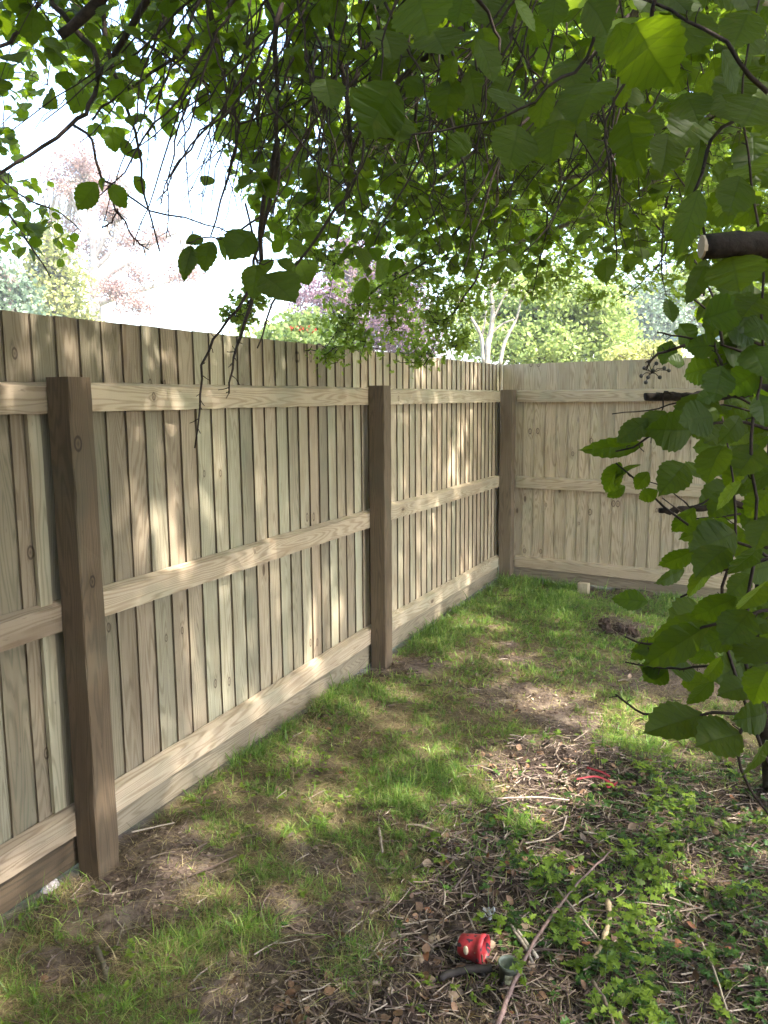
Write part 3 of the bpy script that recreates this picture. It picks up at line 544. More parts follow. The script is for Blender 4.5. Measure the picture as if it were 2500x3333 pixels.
# ---- guelder-like shrub close by on the right: big matt leaves, hand placed
sh = thing('large_leaved_shrub', 'tall shrub with big serrated leaves close to the viewer down the right edge', 'shrub', tuple(onz(1850, 2250)*[1, 1, 0]+[0, 0, GZ]))
TW = Acc(); LV = Acc()
D1 = 1.25
big = [(850, 180, 790, 300, 1.35, 1.05), (870, 250, 860, 310, 1.4, 1.1), (1010, 290, 975, 335, 1.3, 1.0), (1120, 270, 1100, 365, 1.3, 1.15), (1115, 0, 1150, 75, 1.05, 1.3), (900, -20, 930, 85, 1.1, 1.3), (1270, 0, 1320, 70, 1.15, 1.3), (1370, 50, 1450, 190, 1.05, 1.1),
       (1500, 20, 1450, 120, 1.2, 1.0), (1560, 110, 1605, 200, 1.1, .9), (1620, 20, 1580, 110, 1.15, 1.0), (905, 165, 880, 210, 1.5), (1180, 190, 1155, 270, 1.35, .9), (1085, 190, 1110, 265, 1.4, 1.0), (1290, 170, 1240, 255, 1.3, 1.0), (1250, 160, 1215, 210, 1.5, 1.0),
       (1215, 130, 1255, 195, 1.45, .9), (1350, 180, 1340, 235, 1.4), (1400, 60, 1390, 130, 1.35, .8), (1480, 200, 1510, 260, 1.2), (1560, 200, 1590, 270, 1.2, 1.1), (1640, 210, 1600, 280, 1.15, 1.1), (1520, 300, 1480, 430, 1.2, .55), (1510, 410, 1470, 540, 1.15, .45), (1530, 560, 1480, 660, 1.15, .5),
       (1450, 320, 1420, 355, 1.5), (1480, 460, 1440, 530, 1.4, .9), (1600, 380, 1570, 470, 1.15, 1.1), (1640, 330, 1600, 400, 1.25), (1580, 550, 1600, 640, 1.1, 1.2), (1530, 640, 1510, 700, 1.3, .5), (1659, 480, 1640, 590, 1.1, .8),
       (1640, 640, 1600, 690, 1.2, 1.1), (1540, 150, 1500, 220, 1.3, .6), (980, 120, 960, 190, 1.5, 1.), (1040, 60, 1060, 140, 1.45, .9), (1000, -10, 985, 60, 1.4, 1.1), (1200, -10, 1190, 60, 1.3, 1.), (1440, -20, 1490, 30, 1.2, 1.1), (1590, -30, 1640, 40, 1.2, 1.2), (1380, 240, 1420, 300, 1.6, .9),
       (1330, 60, 1300, 130, 1.4, 1.0), (1120, 110, 1150, 180, 1.5, 1.), (830, 60, 850, 130, 1.6, 1.), (760, 190, 790, 250, 1.6, .9)]
hang(LV, big, 'hazel', 1.0, .4)
# lower leaves reaching left over the lawn
low = [(1390, 960, 1250, 975, 1.35, .42), (1400, 905, 1330, 960, 1.3, .7), (1440, 890, 1380, 945, 1.3, 1.0), (1500, 930, 1400, 930, 1.25, 1.0), (1340, 1000, 1300, 1070, 1.35, .7), (1380, 1000, 1320, 1040, 1.35, .9), (1400, 1020, 1370, 1060, 1.3, .9), (1420, 1060, 1375, 1082, 1.3, .8), (1480, 1000, 1430, 1060, 1.3, 1.0),
       (1540, 900, 1470, 910, 1.2, 1.1), (1560, 960, 1520, 1040, 1.2, 1.1), (1600, 900, 1560, 960, 1.25, 1.0), (1640, 960, 1590, 1030, 1.2, 1.1), (1600, 1040, 1540, 1100, 1.2, 1.), (1659, 1060, 1610, 1120, 1.2, 1.),
       (1560, 1130, 1465, 1165, 1.25, .7), (1590, 1150, 1490, 1190, 1.25, 1.), (1500, 1190, 1420, 1225, 1.3, .7), (1570, 1180, 1500, 1240, 1.2, 1.), (1540, 1220, 1480, 1290, 1.2, .7), (1640, 1180, 1580, 1250, 1.15, 1.1), (1659, 1260, 1590, 1310, 1.15, 1.1), (1590, 1290, 1490, 1340, 1.15, .75), (1540, 1330, 1400, 1365, 1.25, .4), (1530, 1350, 1390, 1440, 1.2, .6),
       (1600, 1360, 1510, 1400, 1.15, .8), (1659, 1380, 1590, 1440, 1.15, 1.), (1560, 1420, 1520, 1480, 1.2, .6), (1540, 1470, 1480, 1520, 1.25, .8), (1620, 1480, 1550, 1500, 1.15, 1.0), (1659, 1540, 1590, 1560, 1.15, 1.1), (1520, 1540, 1385, 1590, 1.2, .75, (.3, -.5, .9)), (1560, 1560, 1470, 1600, 1.2, .5, (.3, -.2, .9)),
       (1600, 1580, 1500, 1615, 1.15, 1.2), (1659, 1600, 1610, 1680, 1.1, 1.1), (1420, 1380, 1360, 1425, 1.4, .7), (1430, 1400, 1370, 1405, 1.4, .6), (1560, 1640, 1530, 1600, 1.25, .8), (1500, 1100, 1450, 1150, 1.3, .8), (1659, 1440, 1620, 1520, 1.1, 1.1), (1620, 1320, 1560, 1390, 1.15, 1.0), (1659, 1120, 1630, 1190, 1.15, 1.), (1480, 1230, 1410, 1260, 1.35, .5),
       (1580, 1060, 1530, 1120, 1.35, .9), (1520, 880, 1500, 940, 1.4, .9), (1659, 880, 1620, 940, 1.3, 1.), (1350, 1050, 1310, 1075, 1.45, .8), (1620, 1240, 1570, 1290, 1.3, .9), (1659, 1340, 1600, 1370, 1.3, .9)]
hang(LV, low, 'hazel', .85, .55)
for k_ in range(430):                                     # leaves of the same shrub further back and out of frame
    x0 = rng.uniform(1590, 2300) if k_ % 2 else rng.uniform(1525, 2000); y0 = rng.uniform(-50, 1480) if k_ % 2 else rng.uniform(620, 1480); d = rng.uniform(1.3, 2.3); a_ = rng.uniform(math.pi*.6, math.pi*1.2) ; l = rng.uniform(.05, .08)/d*FPX/K
    hang(LV, [(x0, y0, x0+l*math.cos(a_), y0+abs(l*math.sin(a_))*1.0, d, rng.uniform(.8, 1.1))], 'hazel', 1, .5)
for k_ in range(85):                                      # more of its big leaves overhead
    x0 = rng.uniform(700, 1750); y0 = rng.uniform(-120, 330 if x0 > 1100 else 200); d = rng.uniform(1.25, 2.2); a_ = rng.uniform(math.pi*.25, math.pi*.8); l = rng.uniform(.055, .085)/d*FPX/K
    hang(LV, [(x0, y0, x0+l*math.cos(a_), y0+l*math.sin(a_), d, rng.uniform(.85, 1.15))], 'hazel', 1, .5)
stems = [[(1900, 900, 1.4), (1659, 760, 1.35), (1560, 690, 1.3), (1490, 640, 1.3)], [(1750, 1250, 1.25), (1620, 1180, 1.25), (1480, 1130, 1.3), (1330, 1000, 1.35)], [(1750, 950, 1.3), (1600, 920, 1.3), (1440, 930, 1.3), (1330, 975, 1.33)],
         [(1800, 1650, 1.3), (1640, 1520, 1.2), (1610, 1350, 1.2), (1640, 1150, 1.2), (1620, 950, 1.2), (1650, 760, 1.2), (1640, 500, 1.2), (1600, 250, 1.2), (1640, 0, 1.2)], [(1750, 1300, 1.2), (1600, 1330, 1.2), (1480, 1370, 1.22), (1400, 1400, 1.3)],
         [(1800, 1500, 1.2), (1640, 1530, 1.2), (1500, 1545, 1.2), (1400, 1540, 1.25), (1330, 1500, 1.3)], [(1630, 1540, 1.2), (1595, 1600, 1.2), (1620, 1700, 1.2), (1700, 1820, 1.2)], [(1659, 200, 1.1), (1560, 90, 1.1), (1450, 20, 1.15), (1300, -30, 1.2), (1000, -50, 1.25)],
         [(1000, -40, 1.3), (1070, 60, 1.35), (1075, 140, 1.35), (1040, 220, 1.35)], [(1300, -30, 1.3), (1270, 130, 1.35), (1180, 190, 1.35), (1080, 260, 1.35), (900, 290, 1.4), (780, 300, 1.4)], [(1620, 250, 1.2), (1540, 300, 1.2), (1510, 420, 1.2), (1520, 560, 1.2), (1520, 640, 1.2)],
         [(1700, 1750, 1.25), (1560, 1360, 1.3), (1590, 1100, 1.3), (1560, 900, 1.35)], [(1500, 1395, 1.35), (1420, 1395, 1.38), (1350, 1375, 1.42)], [(1420, -20, 1.15), (1390, 100, 1.2), (1310, 260, 1.25), (1320, 400, 1.25)], [(1700, 1200, 1.2), (1560, 1235, 1.2), (1470, 1290, 1.25)]]
for t_ in stems: spurs(TW, limb(TW, t_, .0034, .0015, 5, jit=.003), 8, .001, .015)
TW.build('stems', M_twig, sh, True); LV.build('crown', M_hazel, sh)

# ---- bramble on the right with toothed oval leaflets and green berries
br = thing('bramble', 'bramble cane with toothed oval leaflets arching in front of the far fence top', 'bramble', tuple(onz(1950, 1900)*[1, 1, 0]+[0, 0, GZ]))
TW = Acc(); LV = Acc()
bl = [(1565, 692, 1630, 740, 1.3, .9), (1520, 690, 1615, 660, 1.25, .9), (1470, 700, 1500, 755, 1.3, .75), (1455, 695, 1440, 640, 1.35, .6), (1450, 735, 1430, 790, 1.4, .7), (1555, 745, 1480, 755, 1.25, 1.0), (1560, 740, 1640, 770, 1.3, 1.), (1480, 785, 1440, 775, 1.35), (1545, 790, 1470, 810, 1.25, .9),
      (1560, 790, 1545, 868, 1.2, .85), (1560, 795, 1600, 800, 1.3, .9), (1640, 800, 1565, 850, 1.2, .85), (1620, 745, 1659, 810, 1.2, .9), (1659, 850, 1620, 880, 1.2, .9), (1560, 695, 1600, 705, 1.4, .8), (1659, 700, 1610, 720, 1.2, .9), (1540, 850, 1500, 870, 1.35, .8), (1455, 715, 1490, 725, 1.4, .7),
      (1400, 1300, 1320, 1290, 1.5, .6), (1440, 1440, 1390, 1470, 1.4, .9), (1440, 1445, 1380, 1440, 1.4, .8), (1445, 1440, 1500, 1450, 1.4, .9), (1640, 850, 1659, 920, 1.2, .9), (1630, 690, 1580, 640, 1.3, .9)]
hang(LV, bl, 'ellipse', 1.45, .3)
for t_ in ([(1900, 860, 1.3), (1659, 780, 1.28), (1560, 745, 1.28), (1470, 728, 1.3), (1420, 718, 1.32)], [(1560, 745, 1.28), (1540, 640, 1.3), (1500, 560, 1.3)], [(1480, 745, 1.3), (1420, 765, 1.32), (1395, 800, 1.33)], [(1700, 900, 1.25), (1600, 860, 1.25), (1545, 775, 1.25)],
           [(1560, 790, 1.22), (1545, 740, 1.25)], [(1659, 1430, 1.3), (1500, 1440, 1.35), (1430, 1442, 1.38), (1350, 1430, 1.4)]): spurs(TW, limb(TW, t_, .0028, .0013, 5, jit=.001), 14, .0009, .006)
bc = [(1410, 800), (1392, 795), (1402, 782), (1418, 785), (1385, 812), (1400, 815), (1425, 815), (1395, 826), (1435, 795), (1445, 800)]
BE = Acc()
def ball(acc, c, r, tone=None, nu=7, nv=5, sq=(1, 1, 1), mi=0, rough=0):
    V = [np.array([math.cos(2*math.pi*i_/nu)*math.sin(math.pi*j/nv), math.sin(2*math.pi*i_/nu)*math.sin(math.pi*j/nv), math.cos(math.pi*j/nv)]) for j in range(nv+1) for i_ in range(nu)]
    V = np.array(V); V = V*(1+rough*rng.standard_normal((len(V), 1))); V = V*np.array(sq)*r+c; F = [(j*nu+i_, j*nu+(i_+1) % nu, (j+1)*nu+(i_+1) % nu, (j+1)*nu+i_) for j in range(nv) for i_ in range(nu)]
    acc.add(V, [np.array(F)], None, tone, mi)
for (x_, y_) in bc:
    c_ = at(x_, y_, 1.33); ball(BE, c_, .0034, nu=8, nv=6); tube(TW, [at(1408, 806, 1.33), (c_+at(1405, 803, 1.33))/2+[0, 0, .002], c_], .0008, 3, cap=False)
TW.build('canes', M_twig, br, True); LV.build('foliage', M_bram, br); BE.build('berries', mat_plain('unripe_berry', (.05, .045, .04), .6), br, True)

# ---- cut branches reaching in from the right
M_dead = mat_bark('dead_bark', (.012, .009, .007), (.04, .028, .022), 60); M_cut = mat_plain('cut_wood', (.42, .33, .24), .8)  # bark near black: shade on the cut branch put into its colour
def branch(name, label, pix, r0, r1, cut=True, twigs=(), rough=.1):
    t_ = thing(name, label, 'branch', tuple(at(*pix[-1]))); A = Acc(); P = smooth_path([at(*p) for p in pix], 6); P[1:-1] += rng.normal(0, .0015, (len(P)-2, 3)); tube(A, P, np.linspace(r0, r1, len(P)), 10, rough=rough)
    for q in twigs: limb(A, q, .0022, .001, 5, jit=.001)
    A.build('bark', M_dead, t_, True)
    if cut:
        A = Acc(); T = nrm(P[-1]-P[-2]); tube(A, [P[-1]-T*.002, P[-1]+T*.003], r1*.93, 12); A.build('cut_end', M_cut, t_)
    return t_
branch('cut_branch', 'thick black sawn-off branch with a pale cut end jutting in from the right', [(2000, 500, 1.15), (1800, 518, 1.12), (1659, 527, 1.1), (1519, 533, 1.1)], .0185, .0168, True, [], .03)
branch('dead_branch', 'gnarled bare branch with a mossy stub crossing the far fence top rail', [(2000, 830, 1.5), (1800, 850, 1.5), (1659, 838, 1.5), (1600, 850, 1.5), (1520, 853, 1.5), (1450, 858, 1.5), (1394, 857, 1.5)], .011, .0075, False, [[(1600, 800, 1.42), (1540, 850, 1.42), (1470, 868, 1.42), (1400, 885, 1.42), (1322, 894, 1.42)], [(1455, 852, 1.45), (1437, 846, 1.45), (1430, 880, 1.45), (1424, 900, 1.45)], [(1650, 900, 1.4), (1560, 875, 1.4), (1500, 900, 1.4)]])
branch('dead_branch', 'thin dry branch with a broken tip in front of the far fence lower boards', [(1900, 1150, 1.5), (1700, 1100, 1.5), (1600, 1092, 1.5), (1520, 1096, 1.5), (1460, 1102, 1.5), (1424, 1103, 1.5)], .0075, .0048, False, [[(1560, 1060, 1.45), (1500, 1095, 1.45), (1475, 1082, 1.45), (1450, 1060, 1.45), (1400, 1040, 1.45)], [(1600, 1110, 1.45), (1500, 1118, 1.45), (1430, 1075, 1.45)]])
dead_stem = thing('dead_trunk', 'dark gnarled dead stem half hidden behind leaves at the right edge', 'dead_stem', tuple(onz(1640, 1640)*[1, 1, 0]+[0, 0, GZ]))  # a standing dead trunk, not a cut-off base
A = Acc(); b0 = onz(1660, 1700); P = smooth_path([b0, at(1640, 1480, 1.9), at(1645, 1300, 1.9), at(1655, 1150, 1.9), at(1690, 900, 1.9), at(1760, 500, 1.9)], 6); tube(A, P+rng.normal(0, .004, P.shape), np.linspace(.02, .015, len(P)), 10, rough=.18); limb(A, [(1650, 1250, 1.88), (1615, 1180, 1.85), (1630, 1120, 1.85)], .008, .004, 6); A.build('bark', M_dead, dead_stem, True)

# ------------------------------------------------------------------ grass and ground cover
def scatter(n_, x0, x1, y0, y1, dens, near_bias=True):
    out = []
    tot = 0
    while tot < n_:
        x = rng.uniform(x0, x1, 60000); y = rng.uniform(y0, y1, 60000); d = np.hypot(x-CAM[0], y-CAM[1]); p = dens(x, y)*(np.clip(2.2/(d+.3), 0, 1.2)**.8 if near_bias else 1)
        px, py, z = project(np.stack([x, y, np.full(len(x), GZ)], -1)); vis = (z > .2) & (px > -120) & (px < 1780) & (py < 2330); p = p*vis
        k = rng.uniform(size=len(x)) < p; out.append(np.stack([x[k], y[k]], -1)); tot += k.sum()
    return np.concatenate(out)[:n_]
tuftn = wob(21, 20, 1.5, 11); tuftm = wob(22, 12, .3, 1.6)
infence = lambda x, y: (x > .012) & (y < 6.93-.1134*(x-.09)) & ~((x < .105) & (np.abs(y-P1-.05) < .055)) & ~((x < .105) & (np.abs(y-P2-.05) < .055)) & ~((x < .11) & (y > P3-.005))
TUFT = [(770, 2085, .10), (400, 2050, .15), (560, 2010, .08), (900, 1700, .2), (1010, 1180, .2), (1120, 1790, .06), (500, 1620, .2), (700, 1500, .2), (1190, 1300, .3), (1400, 1600, .2), (950, 1370, .2)]
TUFTW = [(onz(a, b)[:2], r_) for a, b, r_ in TUFT]
def tuft_f(x, y): return sum(np.exp(-((x-c[0])**2+((y-c[1])*.8)**2)/(r_*r_)) for c, r_ in TUFTW)
def g_d(x, y):
    edge = np.exp(-np.maximum(x, 0)/.12)+np.exp(-np.maximum(6.9-.1134*x-y, 0)/.35)
    d = .22+.36*tuftn(x, y)+.18*tuftm(x, y)+.5*tuft_f(x, y)+.35*edge; return np.clip(d, .03, 1)*(1-.96*mud_f(x, y)*(1-np.clip(tuft_f(x, y), 0, 1)))*(1-.93*lit_f(x, y)*(1-.8*np.clip(tuft_f(x, y), 0, 1)))*infence(x, y)
def blades(acc, P, H, Wd, bend, tone, seg=3, flat=None):
    n_ = len(P); th = rng.uniform(0, 2*math.pi, n_); d = np.stack([np.cos(th), np.sin(th), np.zeros(n_)], -1); ph = rng.uniform(0, 2*math.pi, n_); s_ = np.stack([np.cos(ph), np.sin(ph), np.zeros(n_)], -1)
    B = np.stack([P[:, 0], P[:, 1], gh(P[:, 0], P[:, 1])-.003], -1); V = np.zeros((n_, 2*seg+1, 3))
    for q in range(seg+1):
        t = q/seg; c = B+d*(H*bend*t**1.8)[:, None]+np.array([0, 0, 1.])*(H*(t-np.minimum(bend, 1.4)*.45*t*t))[:, None]; w = Wd*(1-t**1.5)*.5
        if q < seg: V[:, 2*q] = c-s_*w[:, None]; V[:, 2*q+1] = c+s_*w[:, None]
        else: V[:, 2*seg] = c
    k = 2*seg+1; o_ = (np.arange(n_)*k)[:, None, None]; Q = np.array([(2*q, 2*q+1, 2*q+3, 2*q+2) for q in range(seg-1)])[None]+o_; T = np.array([(2*seg-2, 2*seg-1, 2*seg)])[None]+o_
    acc.add(V.reshape(-1, 3), [Q.reshape(-1, 4), T.reshape(-1, 3)], None, np.repeat(tone, k, axis=0))
def pal(n_, cols, wts, j=.18):
    c = np.array(cols)[rng.choice(len(cols), n_, p=np.array(wts)/sum(wts))]; return np.clip(c*(1+rng.normal(0, j, (n_, 1))), .005, .9)
NG = 135000
P = scatter(NG, 0, 4.2, 1.0, 6.95, g_d); dd = np.hypot(P[:, 0]-CAM[0], P[:, 1]-CAM[1]); tf = np.clip(tuft_f(P[:, 0], P[:, 1]), 0, 1.2); ed = np.exp(-P[:, 0]/.1)+np.exp(-np.maximum(6.9-.1134*P[:, 0]-P[:, 1], 0)/.3)
cs = .05; ce_ = np.floor(P/cs); hs = np.stack([np.sin(ce_[:, 0]*12.9898+ce_[:, 1]*78.233)*43758.5453, np.sin(ce_[:, 0]*39.3468+ce_[:, 1]*11.135)*24634.634], -1); hs = hs-np.floor(hs); kf = rng.uniform(.1, .75, (NG, 1)); Pc = (ce_+hs)*cs; P2_ = P*(1-kf)+Pc*kf; P = np.where(infence(P2_[:, 0], P2_[:, 1])[:, None], P2_, P)
H = rng.gamma(4, .0070, NG)*(.75+.6*hs[:, 0])*(1+.7*tf+.6*ed); Wd = rng.uniform(.002, .0044, NG)*np.clip(dd/2.4, .8, 2.0)
dry = np.clip(.36-.10*np.clip(P[:, 1]-4, 0, 2)-.18*tuftn(P[:, 0]*.9+2, P[:, 1]*.9)-.25*tf-.2*ed+.25*mud_f(P[:, 0]+.05, P[:, 1]), .04, .8); isd = rng.uniform(size=NG) < dry
tone = np.where(isd[:, None], pal(NG, [(.24, .20, .09), (.20, .15, .075), (.30, .27, .13)], [1, 1, 1]), pal(NG, [(.12, .23, .035), (.18, .29, .05), (.08, .155, .03), (.29, .36, .09)], [3, 3, 1.3, 1.8]))
A = Acc(); blades(A, P, H*np.where(isd, .8, 1), Wd, rng.gamma(2, .42, NG)+np.where(isd, .8, 0), tone)
M_grass = mat_tone('grass_blade', .4, .4, .38, var=.1)
tag(A.build('grass', M_grass), 'patchy rough lawn grass across the garden and along the fence foot', 'grass', kind='stuff')
# matted straw and moss
def s_d(x, y): return np.clip(.5+.3*tuftm(x*1.7, y*1.7)+.3*mud_f(x+.1, y), .1, 1)*(1-.65*mud_f(x, y))*infence(x, y)*(1-.75*lit_f(x, y))
NS = 60000; P = scatter(NS, 0, 4.2, 1.0, 6.9, s_d); A = Acc()
blades(A, P, rng.gamma(4, .009, NS), rng.uniform(.0015, .003, NS), rng.uniform(1.2, 3.2, NS), pal(NS, [(.22, .17, .09), (.15, .11, .065), (.30, .25, .14), (.10, .07, .045)], [3, 3, 2, 2]))
tag(A.build('dead_grass', mat_tone('straw', .8, .2, .15)), 'matted brown and straw coloured dead grass between the green blades', 'dead grass', kind='stuff')

# crumbs of turned soil
A = Acc(); NCR = 5200; P = scatter(NCR, 0, 4.2, 1.0, 6.5, lambda x, y: np.clip(mud_f(x, y)*.9+.25*lit_f(x, y)+.04, 0, 1)*infence(x, y))
for (x, y) in P:
    r_ = min(.016, rng.gamma(2, .0018)+.0015); V = rng.normal(0, 1, (6, 3)); V = np.array([[1, 0, 0], [-1, 0, 0], [0, 1, 0], [0, -1, 0], [0, 0, 1], [0, 0, -1.]])*rng.uniform(.6, 1.3, (6, 1))+V*.18
    A.add(V*[r_, r_, r_*.7]+[x, y, gh(x, y)+r_*.35], np.array([(0, 2, 4), (2, 1, 4), (1, 3, 4), (3, 0, 4), (2, 0, 5), (1, 2, 5), (3, 1, 5), (0, 3, 5)]), None, np.array(random.choice([(.10, .07, .05), (.16, .12, .09), (.06, .04, .03), (.22, .17, .13)]))*rng.uniform(.8, 1.2))
tag(A.build('soil_crumbs', mat_tone('soil_crumb', .95, .1, var=.35, sc=150)), 'loose crumbs of dark turned soil over the bare patches', 'soil', kind='stuff')
# twig litter
def l_d(x, y): return np.clip(.04+.96*lit_f(x, y)+.10*mud_f(x, y), 0, 1)*infence(x, y)
A = Acc(); NT_ = 7500; P = scatter(NT_, 0, 4.4, 1.0, 6.5, l_d)
for (x, y) in P:
    L = min(.26, rng.gamma(1.7, .028)+.012); th = rng.uniform(0, math.pi); r_ = rng.uniform(.0007, .0022)*(1+L*4); d = np.array([math.cos(th), math.sin(th), 0]); s_ = np.array([-d[1], d[0], 0]); cv = rng.normal(0, .08)*L; z = gh(x, y)+rng.uniform(.001, .016); tl = rng.normal(0, .08)
    pts = [np.array([x, y, z])+d*L*(t-.5)+s_*cv*(1-(2*t-1)**2)+np.array([0, 0, tl*L*(t-.5)]) for t in ((0, .5, 1) if L < .05 else (0, .3, .65, 1))]
    c_ = random.choice([(.17, .125, .10), (.22, .17, .135), (.10, .07, .055), (.34, .28, .23), (.14, .10, .09), (.06, .042, .035), (.08, .055, .045)]); k_ = rng.uniform(.7, 1.2)
    tube(A, pts, r_*np.linspace(1.1, .8, len(pts)), 4, tone=tuple(v_*k_ for v_ in c_), cap=L > .06)
tag(A.build('twig_litter', mat_tone('dry_twig', .8, .2, var=.3, sc=90)), 'scatter of small broken twigs and chips over the shaded bare soil', 'twig litter', kind='stuff')
# dead leaves
A = Acc(); ND = 1300; P = scatter(ND, 0, 4.4, 1.0, 6.6, lambda x, y: np.clip(.05+.95*lit_f(x, y), 0, 1)*infence(x, y)); th = rng.uniform(0, 2*math.pi, ND)
B = np.stack([P[:, 0], P[:, 1], gh(P[:, 0], P[:, 1])+rng.uniform(.002, .016, ND)], -1); Dv = np.stack([np.cos(th), np.sin(th), rng.normal(0, .3, ND)], -1)
leaves(A, 'hazel', B, Dv, np.array([0, 0, 1.])+rng.normal(0, .45, (ND, 3)), rng.uniform(.010, .036, ND), pal(ND, [(.14, .08, .045), (.20, .12, .075), (.085, .05, .032), (.30, .22, .16), (.24, .10, .05), (.10, .075, .06)], [3, 3, 3, 2, 1, 2]), curl=1.5)
tag(A.build('fallen_leaves', mat_tone('dead_leaf', .7, .3, .12, var=.3, sc=50)), 'curled brown fallen leaves on the soil in the near right corner', 'fallen leaves', kind='stuff')

# low weeds: ivy, ground elder and seedlings
IVYR = [(1550, 1750, .45), (1600, 2000, .4), (1450, 1850, .3), (1350, 1980, .25), (1330, 1760, .2), (1659, 2180, .4), (1500, 2120, .25), (1120, 2000, .12), (1250, 2080, .15), (1480, 1690, .3), (1180, 1850, .18), (1050, 1760, .15), (1630, 1850, .4)]
IVW = [(onz(a, b)[:2], r_) for a, b, r_ in IVYR]
def ivy_d(x, y): return np.clip(-.12+.75*sum(np.exp(-((x-c[0])**2+((y-c[1])*.75)**2)/(r_*r_*.7)) for c, r_ in IVW)*(1+.9*tuftn(x+1, y)), .02, 1)*np.clip(lit_f(x, y)+.06, 0, 1)*infence(x, y)
M_weed = mat_leaf('weed_leaf', (.06, .11, .015), (.17, .26, .03), (.26, .40, .03), .5, vein=False, tw=.4)
def weeds(n_, dens, size, hmax, kind, nl, tonef=None, upright=True):
    L_, T_ = Acc(), Acc(); P = scatter(n_, 0, 4.6, 1.0, 6.8, dens); LP = []; LD = []; LS = []; LT = []
    for (x, y) in P:
        h = hmax*rng.uniform(.25, 1); b_ = np.array([x, y, gh(x, y)]); lean = rng.normal(0, .25, 2); top = b_+np.array([lean[0]*h, lean[1]*h, h]); tube(T_, [b_, (b_+top)/2+rng.normal(0, .003, 3), top], [.0012, .001, .0008], 3, tone=(.10, .16, .05), cap=False); k = max(1, int(rng.poisson(nl))); t0 = rng.uniform(0, 6.3); tb = rng.uniform()
        for q in range(k):
            a_ = t0+q*2.4; LP.append(b_+(top-b_)*rng.uniform(.55, 1)); LD.append((math.cos(a_), math.sin(a_), rng.uniform(-.35, .35))); LS.append(size*rng.uniform(.5, 1.15)); LT.append((np.clip(tb+rng.normal(0, .2), 0, 1), rng.uniform(0, .25), rng.uniform()))
    leaves(L_, kind, LP, LD, np.array([0, 0, 1.])+rng.normal(0, .3, (len(LP), 3)), np.array(LS), LT, curl=.5); return L_, T_
Lw, Tw = weeds(400, lambda x, y: ivy_d(x, y)*np.clip(.5+tuftm(x*2.3, y*2.3), 0, 1), .030, .11, 'palm', 3.0)
Lw2, Tw2 = weeds(1500, ivy_d, .026, .03, 'lobed', 2.2); tag(Lw2.build('creeping_ivy', mat_leaf('ivy_leaf', (.02, .055, .012), (.05, .11, .02), (.08, .17, .02), .3, vein=False, tw=.25)), 'dark small ivy leaves creeping low over the leaf litter', 'ivy', kind='stuff')
o = Lw.build('low_weeds', M_weed); tag(o, 'bright green upright low weeds thick in the near right corner', 'ground cover', kind='stuff')
o2 = Tw.build('weed_stems', mat_tone('weed_stem', .6, .3, .2)); tag(o2, 'thin green stems of the weeds in the near right corner', 'weed stems', kind='stuff')
Lw, Tw = weeds(1500, lambda x, y: np.clip(.35+.35*tuftm(x*2, y*2), 0, 1)*infence(x, y)*(1-.9*mud_f(x, y)), .022, .028, 'palm', 2.4)
tag(Lw.build('lawn_weeds', M_weed), 'small creeping buttercup leaves dotted through the lawn grass', 'lawn weeds', kind='stuff')

# ------------------------------------------------------------------ things lying about
M_stick = mat_tone('stick_bark', .75, .3, var=.35, sc=80)
def stick(label, pix, r0, r1, col, group=None, knots=2, lift=.012, name='fallen_stick'):
    t = []
    for (a, b_, l_) in pix:
        p_ = onz(a, b_, GZ+.02+l_); t.append([p_[0], p_[1], max(p_[2], 0*p_[2]+gh(p_[0], p_[1])+lift+l_)])
    P = smooth_path(t, 7); P[1:-1] += rng.normal(0, r0*.12, (len(P)-2, 3)); A = Acc(); rr = np.linspace(r0, r1, len(P))*(1+.03*rng.standard_normal(len(P))); tube(A, P, rr, 9, tone=col, rough=.04)
    for q in range(knots):
        i_ = rng.integers(1, len(P)-1); ball(A, P[i_]+rng.normal(0, r0*.5, 3), rr[i_]*1.06, tone=tuple(v_*.7 for v_ in col), nu=6, nv=4)
    return tag(A.build(name, M_stick, None, True), label, 'stick')
stick('long purplish-brown stick lying diagonally beside the two small pots', [(1068, 2260, .0), (1110, 2130, .0), (1165, 2025, .01), (1240, 1930, .015), (1324, 1840, .02)], .0072, .0028, (.16, .105, .095), knots=6, lift=.035)
stick('thin grey stick crossing over the long purplish stick', [(1202, 1918, .02), (1255, 1985, .02), (1306, 2043, .0)], .0035, .0028, (.26, .21, .17))
stick('pale curved barkless stick right of the long purplish stick', [(1312, 1947, 0), (1315, 1990, .004), (1300, 2040, .004), (1283, 2072, 0)], .0095, .0075, (.36, .27, .17))
stick('short black charred stick lying in front of the red pot', [(948, 2113, 0), (990, 2098, 0), (1062, 2090, 0)], .0095, .0115, (.025, .02, .018))
stick('grey forked stick behind the small grey pot', [(1100, 1995, 0), (1135, 2045, .006), (1150, 2080, 0)], .006, .005, (.25, .21, .18))
stick('split pale stick standing between grey pot and long stick', [(1118, 2010, .01), (1160, 2068, 0)], .0045, .006, (.38, .33, .27))
stick('dark mossy stick lying in grass left of the mud patch', [(208, 2047, 0), (222, 2080, 0), (232, 2122, 0)], .008, .007, (.13, .11, .08))
stick('slender pale stick lying on the grass near the litter edge', [(897, 1782, 0), (950, 1797, 0), (1005, 1815, 0)], .004, .003, (.33, .26, .20))
stick('short grey stick at the edge of the lawn patch by the centre', [(818, 1790, 0), (826, 1840, 0)], .006, .005, (.22, .18, .14))
stick('brown stick pointing down beyond the pale curved stick', [(1280, 2120, 0), (1310, 2170, 0), (1330, 2230, 0)], .006, .005, (.16, .12, .09))
stick('long thin twig across the bright patch near the red strips', [(1070, 1725, 0), (1160, 1722, .005), (1230, 1728, 0)], .0042, .003, (.34, .26, .22))
